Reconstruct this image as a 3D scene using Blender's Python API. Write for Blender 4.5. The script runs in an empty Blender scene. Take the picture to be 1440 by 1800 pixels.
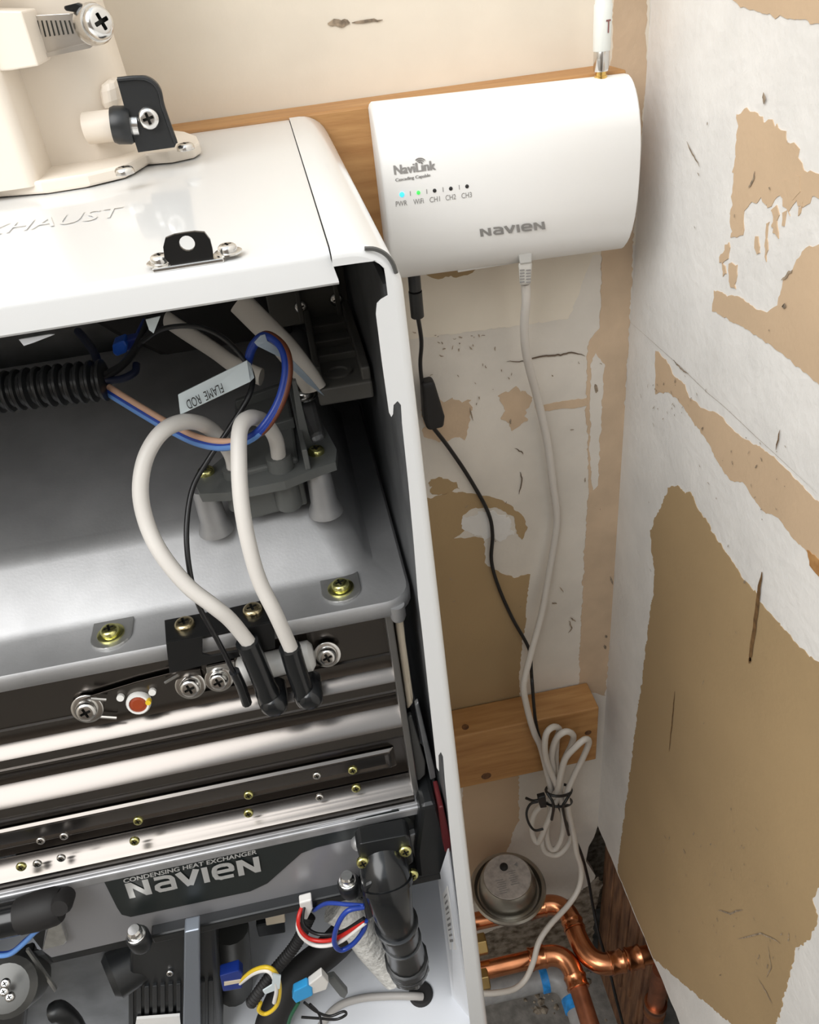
import bpy, bmesh, math, random
from mathutils import Vector, Matrix, noise
from mathutils.geometry import tessellate_polygon
random.seed(7)
S = bpy.context.scene
COL = S.collection
CZ = 1.43                      # camera height above the floor
F = 1400.0                     # focal length in pixels of the 1440x1800 frame
YAW, PITCH, ROLL = math.radians(5.9), math.radians(35.35), math.radians(-7.0)
# ---------------------------------------------------------------- camera
fw = Vector((math.sin(YAW)*math.cos(PITCH), math.cos(YAW)*math.cos(PITCH), -math.sin(PITCH)))
r0 = Vector((math.cos(YAW), -math.sin(YAW), 0)); u0 = r0.cross(fw)
rt = math.cos(ROLL)*r0 + math.sin(ROLL)*u0
up = -math.sin(ROLL)*r0 + math.cos(ROLL)*u0
cd = bpy.data.cameras.new('camera'); cam = bpy.data.objects.new('camera', cd); COL.objects.link(cam)
cd.sensor_fit = 'HORIZONTAL'; cd.sensor_width = 36; cd.lens = 36*F/1440; cd.clip_start = 0.01
M = Matrix((rt, up, -fw)).transposed().to_4x4(); M.translation = Vector((0, 0, CZ)); cam.matrix_world = M
S.camera = cam
# ---------------------------------------------------------------- light
S.view_settings.view_transform = 'Standard'; S.view_settings.look = 'None'; S.view_settings.gamma = 1
S.view_settings.exposure = 0.08
w = bpy.data.worlds.new('overcast_sky'); S.world = w; w.use_nodes = True
bg = w.node_tree.nodes['Background']; bg.inputs[0].default_value = (0.87, 0.94, 1.0, 1); bg.inputs[1].default_value = 1.15
def area(name, loc, target, sx, sy, power, col):
    l = bpy.data.lights.new(name, 'AREA'); l.shape = 'RECTANGLE'; l.size = sx; l.size_y = sy; l.energy = power; l.color = col
    o = bpy.data.objects.new(name, l); COL.objects.link(o); o.location = loc
    o.rotation_euler = (Vector(target) - Vector(loc)).to_track_quat('-Z', 'Y').to_euler(); return o
area('window_daylight', (-1.0, -0.55, CZ+1.15), (0.05, 0.42, CZ-0.2), 1.5, 1.5, 37, (1.0, 0.985, 0.96))
# ---------------------------------------------------------------- pixel helpers (z is given relative to the camera)
def ray(px, py):
    a, b = (px-720)/F, (py-900)/F
    return rt*a - up*b + fw
def PY(px, py, y):
    d = ray(px, py); d = d*(y/d.y); return Vector((d.x, d.y, d.z+CZ))
def PX(px, py, x):
    d = ray(px, py); d = d*(x/d.x); return Vector((d.x, d.y, d.z+CZ))
def PZ(px, py, z):
    d = ray(px, py); d = d*(z/d.z); return Vector((d.x, d.y, d.z+CZ))
def V(x, y, z): return Vector((x, y, z+CZ))
# ---------------------------------------------------------------- materials
MATS = {}
def mat(name, col, rough=0.5, metal=0.0, var=0.0, vscale=30, bump=0.0, bscale=200, col2=None, stretch=None, coat=0.0, emit=None, trans=0.0, spec=None, thr=None):
    m = bpy.data.materials.new(name); m.use_nodes = True; nt = m.node_tree; b = nt.nodes['Principled BSDF']
    b.inputs['Base Color'].default_value = (*col, 1); b.inputs['Roughness'].default_value = rough; b.inputs['Metallic'].default_value = metal
    if coat: b.inputs['Coat Weight'].default_value = coat; b.inputs['Coat Roughness'].default_value = 0.06
    if trans: b.inputs['Transmission Weight'].default_value = trans
    if spec is not None: b.inputs['Specular IOR Level'].default_value = spec
    if emit: b.inputs['Emission Color'].default_value = (*emit[0], 1); b.inputs['Emission Strength'].default_value = emit[1]
    tc = None
    def coords():
        g = nt.nodes.new('ShaderNodeNewGeometry'); mp = nt.nodes.new('ShaderNodeMapping')
        nt.links.new(g.outputs['Position'], mp.inputs[0])
        if stretch: mp.inputs['Scale'].default_value = stretch
        return mp.outputs[0]
    if var or col2:
        n = nt.nodes.new('ShaderNodeTexNoise'); n.inputs['Scale'].default_value = vscale; n.inputs['Detail'].default_value = 6
        nt.links.new(coords(), n.inputs['Vector'])
        r = nt.nodes.new('ShaderNodeValToRGB')
        c2 = col2 if col2 else tuple(max(0, c*(1-var)) for c in col)
        c1 = col if col2 else tuple(min(1, c*(1+var)) for c in col)
        r.color_ramp.elements[0].color = (*c2, 1); r.color_ramp.elements[1].color = (*c1, 1)
        t = thr or (0.35, 0.65)
        r.color_ramp.elements[0].position = t[0]; r.color_ramp.elements[1].position = t[1]
        nt.links.new(n.outputs['Fac'], r.inputs[0]); nt.links.new(r.outputs[0], b.inputs['Base Color'])
    if bump:
        n2 = nt.nodes.new('ShaderNodeTexNoise'); n2.inputs['Scale'].default_value = bscale; n2.inputs['Detail'].default_value = 4
        nt.links.new(coords(), n2.inputs['Vector'])
        bp = nt.nodes.new('ShaderNodeBump'); bp.inputs['Strength'].default_value = bump; bp.inputs['Distance'].default_value = 0.002
        nt.links.new(n2.outputs['Fac'], bp.inputs['Height']); nt.links.new(bp.outputs[0], b.inputs['Normal'])
    MATS[name] = m; return m
mat('mud', (0.73, 0.68, 0.61), 0.85, var=0.07, vscale=14, bump=0.25, bscale=90)
mat('mud_cream', (0.78, 0.71, 0.60), 0.8, var=0.06, vscale=9, bump=0.15, bscale=80)
mat('mud_white', (0.79, 0.775, 0.75), 0.85, var=0.05, vscale=20, bump=0.3, bscale=120)
mat('paper', (0.42, 0.295, 0.155), 0.9, var=0.05, vscale=7, bump=0.1, bscale=300)
mat('paper_light', (0.60, 0.44, 0.29), 0.9, var=0.05, vscale=12, bump=0.1, bscale=300)
mat('tape', (0.60, 0.45, 0.31), 0.85, var=0.08, vscale=25, bump=0.15, bscale=200)
mat('stain', (0.16, 0.085, 0.03), 0.8, var=0.3, vscale=200)
mat('scuff', (0.30, 0.235, 0.17), 0.9, var=0.4, vscale=300)
mat('crack', (0.14, 0.10, 0.07), 0.9)
mat('ceiling', (0.75, 0.70, 0.62), 0.9, var=0.04)
mat('dim_wall', (0.22, 0.19, 0.165), 0.8, var=0.15, vscale=3)
mat('concrete', (0.20, 0.19, 0.175), 0.9, var=0.25, vscale=60, bump=0.5, bscale=150)
mat('dirt', (0.36, 0.31, 0.25), 0.95, col2=(0.10, 0.075, 0.05), vscale=70, bump=0.8, bscale=160, thr=(0.35, 0.6))
mat('wood', (0.50, 0.27, 0.10), 0.6, col2=(0.36, 0.17, 0.055), vscale=16, stretch=(1.0, 9, 9), bump=0.15, bscale=60, thr=(0.3, 0.7))
mat('wood_top', (0.62, 0.36, 0.16), 0.6, col2=(0.47, 0.23, 0.085), vscale=14, stretch=(1.0, 8, 8), bump=0.1, thr=(0.3, 0.7))
mat('knot', (0.13, 0.055, 0.02), 0.6, var=0.4, vscale=200)
mat('stud', (0.30, 0.15, 0.075), 0.8, col2=(0.12, 0.055, 0.03), vscale=25, stretch=(4, 4, 0.6), bump=0.5, bscale=80)
mat('white_paint', (0.71, 0.715, 0.715), 0.22, coat=0.5)
mat('white_paint_in', (0.74, 0.76, 0.80), 0.4)
mat('ivory_plastic', (0.82, 0.74, 0.64), 0.45)
mat('white_plastic', (0.84, 0.83, 0.81), 0.42)
mat('liner', (0.035, 0.042, 0.042), 0.45, metal=0.2)
mat('grey_liner', (0.17, 0.175, 0.18), 0.4, metal=0.5, var=0.2, vscale=40)
mat('black_plastic', (0.012, 0.013, 0.014), 0.38)
mat('black_gloss', (0.010, 0.011, 0.012), 0.2)
mat('black_matte', (0.012, 0.011, 0.011), 0.65)
mat('black_metal', (0.02, 0.02, 0.02), 0.25, metal=0.4)
mat('dark_bracket', (0.115, 0.110, 0.098), 0.5)
mat('grey_plastic', (0.12, 0.125, 0.12), 0.5)
mat('cast_alu', (0.42, 0.42, 0.425), 0.52, metal=0.72, var=0.10, vscale=28, bump=0.035, bscale=700)
mat('pad_alu', (0.50, 0.50, 0.49), 0.40, metal=0.9, var=0.10, vscale=60)
mat('chrome', (0.175, 0.16, 0.148), 0.23, metal=1.0, bump=0.12, bscale=10, stretch=(1, 1, 0.6))
mat('steel_edge', (0.36, 0.35, 0.34), 0.3, metal=0.9)
mat('bar_grey', (0.42, 0.42, 0.43), 0.4, metal=0.6, var=0.1, vscale=90)
mat('silver_face', (0.38, 0.38, 0.40), 0.35, metal=0.55)
mat('steel', (0.70, 0.69, 0.67), 0.2, metal=1.0)
mat('galv', (0.62, 0.62, 0.60), 0.32, metal=0.9, var=0.1, vscale=200)
mat('zinc', (0.66, 0.64, 0.26), 0.22, metal=1.0)
mat('brass', (0.60, 0.50, 0.30), 0.25, metal=1.0)
mat('gold', (0.80, 0.55, 0.18), 0.25, metal=1.0)
mat('valve_brass', (0.48, 0.34, 0.14), 0.35, metal=0.9)
mat('recess', (0.04, 0.04, 0.035), 0.5, metal=0.6)  # dark tone paints the shade inside the screw recess
mat('ceramic', (0.80, 0.79, 0.76), 0.3)
mat('silicone', (0.72, 0.69, 0.65), 0.45)
mat('sleeve', (0.66, 0.62, 0.56), 0.6)
mat('cream', (0.70, 0.60, 0.46), 0.7)
mat('tag', (0.66, 0.74, 0.77), 0.5)
mat('clear_tag', (0.42, 0.50, 0.58), 0.35)
mat('ink', (0.02, 0.02, 0.02), 0.6)
mat('grey_ink', (0.27, 0.26, 0.25), 0.5)
mat('logo_silver', (0.55, 0.55, 0.54), 0.35, metal=0.4)
mat('label_black', (0.012, 0.016, 0.016), 0.4)
mat('blue_wire', (0.015, 0.05, 0.32), 0.35)
mat('navy_wire', (0.006, 0.010, 0.035), 0.35)
mat('light_blue_wire', (0.12, 0.27, 0.62), 0.35)
mat('brown_wire', (0.16, 0.045, 0.02), 0.4)
mat('salmon_wire', (0.62, 0.38, 0.26), 0.45)
mat('red_wire', (0.55, 0.02, 0.015), 0.35)
mat('yellow_wire', (0.75, 0.52, 0.03), 0.4)
mat('white_wire', (0.75, 0.73, 0.70), 0.4)
mat('green_wire', (0.02, 0.10, 0.05), 0.4)
mat('black_wire', (0.010, 0.010, 0.011), 0.35)
mat('grey_wire', (0.42, 0.40, 0.38), 0.5)
mat('blue_plug', (0.01, 0.09, 0.50), 0.35)
mat('dark_blue_plug', (0.008, 0.03, 0.22), 0.35)
mat('cyan_plug', (0.04, 0.36, 0.75), 0.4)
mat('ethernet', (0.66, 0.62, 0.57), 0.42)
mat('plug_grey', (0.60, 0.58, 0.54), 0.4)
mat('clear_plug', (0.72, 0.71, 0.68), 0.2, trans=0.3)
mat('copper', (0.66, 0.27, 0.13), 0.24, metal=1.0, var=0.22, vscale=30)
mat('copper_dull', (0.36, 0.135, 0.07), 0.4, metal=0.8, var=0.25, vscale=50)
mat('pvc_grey', (0.30, 0.30, 0.30), 0.4, var=0.12, vscale=80)
mat('primer_blue', (0.02, 0.24, 0.62), 0.4, var=0.25, vscale=150)
mat('pewter', (0.40, 0.38, 0.34), 0.3, metal=0.95, var=0.08, vscale=60)
mat('paper_label', (0.42, 0.38, 0.35), 0.7, var=0.15, vscale=150)
mat('foam_wrap', (0.62, 0.61, 0.58), 0.5, bump=1.0, bscale=260, var=0.12, vscale=200)
mat('beam', (0.28, 0.31, 0.36), 0.35, metal=0.6)
mat('dark_metal', (0.12, 0.12, 0.115), 0.4, metal=0.6)
mat('clamp_band', (0.62, 0.58, 0.53), 0.3, metal=0.85)
mat('led_blue', (0.05, 0.5, 0.9), 0.4, emit=((0.05, 0.55, 1.0), 1.2))
mat('led_green', (0.05, 0.6, 0.08), 0.4, emit=((0.05, 0.8, 0.10), 0.9))
mat('antenna_white', (0.78, 0.80, 0.76), 0.4)
mat('red_part', (0.10, 0.01, 0.012), 0.4)
mat('orange_disc', (0.30, 0.05, 0.015), 0.35)
mat('maroon_ink', (0.28, 0.12, 0.11), 0.6)
# ---------------------------------------------------------------- geometry helpers
ORG = {}
def crv(pts, n=6):
    P = [Vector(p) for p in pts]; out = []
    Q = [P[0]*2-P[1]] + P + [P[-1]*2-P[-2]]
    for i in range(1, len(Q)-2):
        a, b, c, d = Q[i-1], Q[i], Q[i+1], Q[i+2]
        for k in range(n):
            t = k/n
            out.append(0.5*((2*b)+(c-a)*t+(2*a-5*b+4*c-d)*t*t+(3*b-a-3*c+d)*t*t*t))
    out.append(P[-1]); return out
class MB:
    def __init__(s): s.v = []; s.f = []; s.mi = []
    def add(s, vs, fs, mi=0):
        o = len(s.v); s.v += [Vector(v) for v in vs]
        for f in fs: s.f.append([o+i for i in f]); s.mi.append(mi)
        return s
    def box(s, lo, hi, mi=0, z_rel=True):
        x0, y0, z0 = lo; x1, y1, z1 = hi
        if z_rel: z0 += CZ; z1 += CZ
        vs = [(x0,y0,z0),(x1,y0,z0),(x1,y1,z0),(x0,y1,z0),(x0,y0,z1),(x1,y0,z1),(x1,y1,z1),(x0,y1,z1)]
        return s.add(vs, [(0,3,2,1),(4,5,6,7),(0,1,5,4),(1,2,6,5),(2,3,7,6),(3,0,4,7)], mi)
    def prism(s, pts, off, mi=0):
        n = len(pts); off = Vector(off); P = [Vector(p) for p in pts]
        vs = P + [p+off for p in P]
        if n > 4:
            tr = tessellate_polygon([P]); fs = [tuple(t) for t in tr] + [tuple(i+n for i in reversed(t)) for t in tr]
        else: fs = [list(range(n)), list(range(2*n-1, n-1, -1))]
        fs += [(i, i+n, (i+1) % n + n, (i+1) % n) for i in range(n)]
        return s.add(vs, fs, mi)
    def py(s, px, y, th, mi=0): return s.prism([PY(a, b, y) for a, b in px], (0, th, 0), mi)
    def pz(s, px, z, th, mi=0): return s.prism([PZ(a, b, z) for a, b in px], (0, 0, -th), mi)
    def px(s, px, x, th, mi=0): return s.prism([PX(a, b, x) for a, b in px], (th, 0, 0), mi)
    def tube(s, pts, r, n=10, cap=True, mi=0, flat=None):
        P = [Vector(p) for p in pts]; m = len(P)
        R = r if isinstance(r, (list, tuple)) else [r]*m
        t0 = (P[1]-P[0]).normalized()
        a = Vector((0, 0, 1)) if abs(t0.z) < 0.9 else Vector((1, 0, 0))
        nrm = (a - t0*a.dot(t0)).normalized(); vs = []; fs = []
        for i in range(m):
            t = (P[min(i+1, m-1)]-P[max(i-1, 0)])
            t = t.normalized() if t.length > 1e-9 else t0
            nrm = nrm - t*nrm.dot(t)
            nrm = nrm.normalized() if nrm.length > 1e-6 else t.orthogonal().normalized()
            b = t.cross(nrm)
            for k in range(n):
                g = 2*math.pi*k/n
                vs.append(P[i] + (nrm*math.cos(g) + b*math.sin(g)*(flat or 1))*R[i])
        for i in range(m-1):
            for k in range(n):
                fs.append((i*n+k, i*n+(k+1) % n, (i+1)*n+(k+1) % n, (i+1)*n+k))
        if cap: fs.append(list(range(n-1, -1, -1))); fs.append([(m-1)*n+k for k in range(n)])
        return s.add(vs, fs, mi)
    def lathe(s, org, axis, prof, n=24, mi=0, cap=True):
        ax = Vector(axis).normalized(); u = ax.orthogonal().normalized(); b = ax.cross(u); o = Vector(org); vs = []; fs = []
        for r, h in prof:
            for k in range(n):
                g = 2*math.pi*k/n; vs.append(o + ax*h + (u*math.cos(g)+b*math.sin(g))*r)
        for i in range(len(prof)-1):
            for k in range(n): fs.append((i*n+k, i*n+(k+1) % n, (i+1)*n+(k+1) % n, (i+1)*n+k))
        if cap: fs.append(list(range(n-1, -1, -1))); fs.append([(len(prof)-1)*n+k for k in range(n)])
        return s.add(vs, fs, mi)
    def loft(s, loops, cap=True, mi=0):
        n = len(loops[0]); vs = [p for l in loops for p in l]; fs = []
        for i in range(len(loops)-1):
            for k in range(n): fs.append((i*n+k, i*n+(k+1) % n, (i+1)*n+(k+1) % n, (i+1)*n+k))
        if cap: fs.append(list(range(n-1, -1, -1))); fs.append([(len(loops)-1)*n+k for k in range(n)])
        return s.add(vs, fs, mi)
    def build(s, name, mats, parent=None, smooth=None, bev=0, seg=2):
        me = bpy.data.meshes.new(name)
        lo = [min(v[i] for v in s.v) for i in range(3)]; hi = [max(v[i] for v in s.v) for i in range(3)]
        c = Vector(((lo[0]+hi[0])/2, (lo[1]+hi[1])/2, lo[2]))
        me.from_pydata([v-c for v in s.v], [], s.f)
        for m in (mats if isinstance(mats, (list, tuple)) else [mats]): me.materials.append(MATS[m])
        me.polygons.foreach_set('material_index', s.mi)
        bm = bmesh.new(); bm.from_mesh(me); bmesh.ops.recalc_face_normals(bm, faces=bm.faces); bm.to_mesh(me); bm.free()
        if smooth:
            me.polygons.foreach_set('use_smooth', [True]*len(me.polygons)); me.set_sharp_from_angle(angle=math.radians(smooth))
        o = bpy.data.objects.new(name, me); COL.objects.link(o); place(o, c, parent)
        if bev:
            b = o.modifiers.new('bevel', 'BEVEL'); b.width = bev; b.segments = seg; b.limit_method = 'ANGLE'; b.angle_limit = math.radians(35)
        return o
def place(o, c, parent):
    ORG[o.name] = Vector(c)
    if parent: o.parent = parent; o.location = Vector(c) - ORG[parent.name]
    else: o.location = c
def tag(o, label, cat, group=None):
    o['label'] = label; o['category'] = cat
    if group: o['group'] = group
    return o
def thing(name, label, cat, loc, group=None):
    o = bpy.data.objects.new(name, None); COL.objects.link(o); o.empty_display_size = 0.02; place(o, loc, None); return tag(o, label, cat, group)
def struct(o): o['kind'] = 'structure'; return o
def lab(o, l): o['label'] = l; return o
def rrect(x0, x1, y0, y1, z, r, n=5):
    out = []
    for cx, cy, a0 in ((x1-r, y1-r, 0), (x0+r, y1-r, 90), (x0+r, y0+r, 180), (x1-r, y0+r, 270)):
        for k in range(n+1):
            a = math.radians(a0+90*k/n); out.append(V(cx+r*math.cos(a), cy+r*math.sin(a), z))
    return out
# screw with a real cross recess, its shade coloured in, radius 1, axis +z
def screw_mesh(name, head, washer):
    n = 48; vs = []; fs = []; mi = []
    def rc(a):
        best = 0
        c, s_ = abs(math.cos(a)), abs(math.sin(a))
        L, wd = 0.52, 0.13
        r1 = min(L/max(c, 1e-6), wd/max(s_, 1e-6)); r2 = min(L/max(s_, 1e-6), wd/max(c, 1e-6))
        return max(r1, r2)
    rings = []
    if washer: rings += [(1.45, 0), (1.45, 0.16), (1.38, 0.2), (1.0, 0.2)]
    b = 0.2 if washer else 0
    rings += [(1.0, b), (1.0, b+0.3), (0.93, b+0.5), (0.78, b+0.64), (0.62, b+0.7)]
    for r, h in rings:
        for k in range(n): a = 2*math.pi*k/n; vs.append((r*math.cos(a), r*math.sin(a), h))
    for h in (b+0.7, b+0.25):
        for k in range(n): a = 2*math.pi*k/n; q = rc(a); vs.append((q*math.cos(a), q*math.sin(a), h))
    m = len(rings)+2
    for i in range(m-1):
        for k in range(n):
            fs.append((i*n+k, i*n+(k+1) % n, (i+1)*n+(k+1) % n, (i+1)*n+k)); mi.append(1 if i == m-2 else 0)
    fs.append([(m-1)*n+k for k in range(n)]); mi.append(1)
    me = bpy.data.meshes.new(name); me.from_pydata(vs, [], fs); me.materials.append(MATS[head]); me.materials.append(MATS['recess'])
    me.polygons.foreach_set('material_index', mi); me.polygons.foreach_set('use_smooth', [True]*len(fs)); me.set_sharp_from_angle(angle=math.radians(40))
    return me
SCREW = {(h, wa): screw_mesh('screw_mesh', h, wa) for h in ('zinc', 'steel', 'brass') for wa in (0, 1)}
def screw(pos, axis, r, parent, kind='steel', washer=0, spin=0.3, name='screw'):
    o = bpy.data.objects.new(name, SCREW[(kind, washer)]); COL.objects.link(o)
    o.scale = (r, r, r)
    q = Vector(axis).to_track_quat('Z', 'Y'); o.rotation_mode = 'QUATERNION'
    o.rotation_quaternion = q @ Matrix.Rotation(spin, 3, 'Z').to_quaternion(); place(o, pos, parent); return o
def text_geo(txt, size=1.0):
    c = bpy.data.curves.new('t', 'FONT'); c.body = txt; c.size = size; c.resolution_u = 3
    o = bpy.data.objects.new('t', c); COL.objects.link(o)
    dg = bpy.context.evaluated_depsgraph_get(); me = bpy.data.meshes.new_from_object(o.evaluated_get(dg))
    vs = [v.co.copy() for v in me.vertices]; fs = [list(p.vertices) for p in me.polygons]
    bpy.data.objects.remove(o); bpy.data.curves.remove(c); bpy.data.meshes.remove(me)
    return vs, fs
def stroke(pts, wd):
    """thick polyline: one quad per segment and a small disc at each bend"""
    P = [Vector((a, b, 0)) for a, b in pts]; out = []
    for i in range(len(P)-1):
        d = (P[i+1]-P[i]).normalized(); n = Vector((-d.y, d.x, 0))*wd/2; out.append(([P[i]+n, P[i]-n, P[i+1]-n, P[i+1]+n], [(0, 1, 2, 3)]))
    for p in P[1:-1]: out.append(([p+Vector((math.cos(k*math.pi/8), math.sin(k*math.pi/8), 0))*wd/2 for k in range(16)], [tuple(range(16))]))
    return out
def logo():
    """stylised word mark, height 1: N a V I e N"""
    out = []; x = 0; t = 0.25
    def add(g, dx):
        for q in (g if isinstance(g, list) else [g]): out.append(([v+Vector((dx, 0, 0)) for v in q[0]], q[1]))
    def N(x):
        add(([Vector(p+(0,)) for p in ((0,0),(t,0),(t,1),(0,1))], [(0,1,2,3)]), x)
        add(([Vector(p+(0,)) for p in ((t,1),(t,0.62),(0.95-t,0),(0.95-t,0.38))], [(0,1,2,3)]), x)
        add(([Vector(p+(0,)) for p in ((0.95-t,0),(0.95,0),(0.95,1),(0.95-t,1))], [(0,1,2,3)]), x)
    N(0)
    h = 0.22
    add(stroke([(0.08,0.90),(0.55,0.90),(0.72,0.84),(0.80,0.70),(0.80,0.0)], h), 1.10)
    add(stroke([(0.80,0.52),(0.30,0.52),(0.14,0.44),(0.12,0.26),(0.22,0.12),(0.40,0.11),(0.80,0.11)], h), 1.10)
    add(stroke([(0.10,1.0),(0.48,0.06)], 0.27), 2.08); add(stroke([(0.86,1.0),(0.48,0.06)], 0.27), 2.08)
    add(([Vector(p+(0,)) for p in ((0,0),(t,0),(t,1),(0,1))], [(0,1,2,3)]), 3.14)
    add(stroke([(0.13,0.50),(0.85,0.50),(0.85,0.70),(0.76,0.86),(0.60,0.90),(0.36,0.90),(0.18,0.82),(0.12,0.62),(0.12,0.38),(0.18,0.18),(0.36,0.11),(0.88,0.11)], h), 3.52)
    N(4.60)
    return out
def decal(name, geos, fmap, mt, parent, th=(0, -0.0003, 0)):
    """flat print: 2-D geometry mapped on a surface, with a hair of thickness"""
    m = MB(); th = Vector(th)
    for i, (vs, fs) in enumerate(geos): m.add([fmap(v.x, v.y)+th*(1+0.06*i) for v in vs], fs)
    return m.build(name, mt, parent)
def ragged(pts, step=0.0022, amp=0.0012, seed=0):
    out = []; n = len(pts)
    for i in range(n):
        a, b = Vector(pts[i]), Vector(pts[(i+1) % n]); L = (b-a).length; k = max(1, int(L/step))
        for j in range(k):
            p = a.lerp(b, j/k)
            q = noise.noise_vector(p*420+Vector((seed, 1, 0)))*amp*0.9 + noise.noise_vector(p*180+Vector((seed, 0, 0)))*amp + noise.noise_vector(p*70+Vector((seed, 3, 0)))*amp*1.2
            out.append(p+q)
    return out
WY = 0.60; WX = 0.2665       # back wall and right wall planes
def patch_y(name, px, mt, parent, amp=0.0012, th=0.0004, seed=1, base=WY):
    P = [Vector((p.x, base, p.z)) for p in ragged([PY(a, b, base) for a, b in px], amp=amp, seed=seed)]
    return MB().prism(P, (0, -th, 0)).build(name, mt, parent)
def patch_x(name, px, mt, parent, amp=0.0012, th=0.0004, seed=1, extra=None):
    P = [PX(a, b, WX) for a, b in px]
    if extra: P += [V(WX, y, z) for y, z in extra]
    P = [Vector((WX, p.y, p.z)) for p in ragged(P, amp=amp, seed=seed)]
    return MB().prism(P, (-th, 0, 0)).build(name, mt, parent)
# ================================================================ ROOM
FZ = -1.43
floor = struct(MB().box((-1.6, -1.8, FZ-0.05), (0.62, 0.75, FZ)).build('floor', 'concrete'))
wl = struct(MB().box((-1.6, -1.6, FZ), (-1.55, 0.62, 0.9)).build('wall_left', 'mud'))
wf = struct(MB().box((-1.6, -1.65, FZ), (0.45, -1.60, 0.9)).build('unseen_shade_wall', 'dim_wall'))  # unseen wall added to block low sky and darken the chrome's reflections
# back wall drywall: the foot is broken away at the corner
edge = [(0.2665, -1.005), (0.262, -1.03), (0.255, -1.05), (0.252, -1.085), (0.261, -1.11), (0.268, -1.13), (0.262, -1.17), (0.258, -1.21), (0.255, -1.26), (0.262, -1.30), (0.266, -1.43)]
bp = [V(-1.55, WY, FZ), V(-1.55, WY, 1.3), V(0.2665, WY, 1.3)] + [V(x, WY, z) for x, z in edge]
wall_back = struct(MB().prism(bp, (0, 0.0127, 0)).build('wall_back', 'mud'))
# right wall drywall stops short of the floor with a broken edge
WB = -1.003
be = []
yy = WY
k = 0
while yy > -1.6:
    be.append((yy, WB + (random.random()-0.5)*0.004)); yy -= 0.012 if yy > 0.2 else 0.2
rp = [V(WX, -1.6, 1.3), V(WX, WY, 1.3)] + [V(WX, y, z) for y, z in be] + [V(WX, -1.6, WB)]
wall_right = struct(MB().prism(rp, (0.0127, 0, 0)).build('wall_right', 'mud_white'))
# framing seen in the gap under the drywall
cav = struct(MB().box((0.45, -1.6, FZ), (0.47, 0.75, 1.3)).build('wall_outer', 'dirt'))
cav2 = struct(MB().box((-1.6, 0.70, FZ), (0.45, 0.72, 1.3)).build('wall_behind', 'dirt'))
st = thing('wall_stud', 'rough reddish brown timber stud in the gap beneath the drywall', 'stud', V(0.31, 0.55, FZ))
m = MB(); m.box((0.2845, 0.455, FZ), (0.322, 0.612, -0.6)); m.build('timber', 'stud', st, bev=0.002)
for i in range(5):
    y0 = 0.462+i*0.027
    m = MB(); m.box((0.2805, y0, -1.30+0.03*(i % 2)), (0.2850, y0+0.018+0.004*(i % 2), -0.94-0.02*(i % 3))); m.build('splinter', 'stud', st, bev=0.001)
# dirty rubble where the wall foot crumbled
m = MB()
for i in range(120):
    a = random.random(); x = 0.15+0.12*random.random(); y = 0.44+0.15*random.random(); s_ = 0.002+0.006*random.random()**2
    if y < 0.56 and x < 0.225 and random.random() < 0.7: continue
    c = V(x, y, FZ); n = 6
    vs = [c+Vector((s_*math.cos(g)*random.uniform(.6, 1.2), s_*math.sin(g)*random.uniform(.6, 1.2), 0)) for g in [2*math.pi*q/n for q in range(n)]]
    vs.append(c+Vector((0, 0, s_*random.uniform(.5, 1.2))))
    m.add(vs, [(q, (q+1) % n, n) for q in range(n)])
rub = m.build('plaster_rubble', 'dirt'); rub['kind'] = 'stuff'; tag(rub, 'crumbled plaster rubble on the floor by the wall foot', 'rubble')
# --- back wall skim coats, bare paper, tape
pn = 'bare_paper'
cream = patch_y('skim_coat', [(-400, -320), (1150, -320), (1142, 60), (1120, 430), (1040, 450), (1000, 560), (700, 600), (-400, 700)], 'mud_cream', wall_back, seed=3)
patch_y(pn, [(735, 430), (846, 445), (842, 466), (826, 480), (800, 485), (770, 489), (730, 478)], 'paper', wall_back, th=0.0008, seed=5)
patch_y(pn, [(690, 878), (758, 876), (790, 864), (830, 868), (868, 875), (896, 886), (918, 904), (926, 928), (918, 946), (908, 936), (904, 908), (872, 893), (832, 893), (812, 905), (818, 930), (798, 946), (828, 944), (852, 946), (853, 990), (880, 1006), (905, 1016), (931, 1010), (926, 1060), (922, 1110), (914, 1165), (913, 1260), (690, 1300)], 'paper', wall_back, seed=6)
patch_y(pn, [(755, 842), (770, 838), (795, 846), (808, 858), (790, 862), (772, 872), (756, 872)], 'paper', wall_back, amp=0.003, seed=8)
patch_y(pn, [(758, 706), (830, 704), (828, 748), (812, 772), (745, 772), (745, 712)], 'tape', wall_back, amp=0.003, seed=9)
patch_y(pn, [(880, 694), (905, 680), (930, 694), (926, 738), (904, 758), (886, 742)], 'tape', wall_back, amp=0.003, seed=10)
patch_y(pn, [(940, 712), (1034, 699), (1034, 712), (1000, 718), (945, 722)], 'tape', wall_back, amp=0.001, seed=12)
patch_y('joint_tape', [(1090, -330), (1146, -330), (1136, 120), (1112, 430), (1100, 700), (1086, 980), (1064, 1222), (1018, 1212), (1022, 1090), (1026, 1000), (1035, 850), (1030, 705), (1034, 600), (1055, 575), (1056, 520), (1058, 430), (1074, 120)], 'tape', wall_back, seed=13, th=0.0006)
patch_y('skim_coat', [(1048, 620), (1062, 640), (1060, 690), (1056, 760), (1050, 850), (1040, 860), (1036, 760), (1038, 640)], 'mud', wall_back, seed=14, th=0.0009)
patch_y('skim_coat', [(812, 905), (870, 896), (898, 910), (904, 938), (880, 950), (850, 945), (818, 930)], 'mud_white', wall_back, seed=16, th=0.0005, amp=0.003)
patch_y(pn, [(815, 1381), (912, 1362), (913, 1440), (905, 1455), (890, 1500), (820, 1560), (790, 1560)], 'paper_light', wall_back, seed=17)
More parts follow.
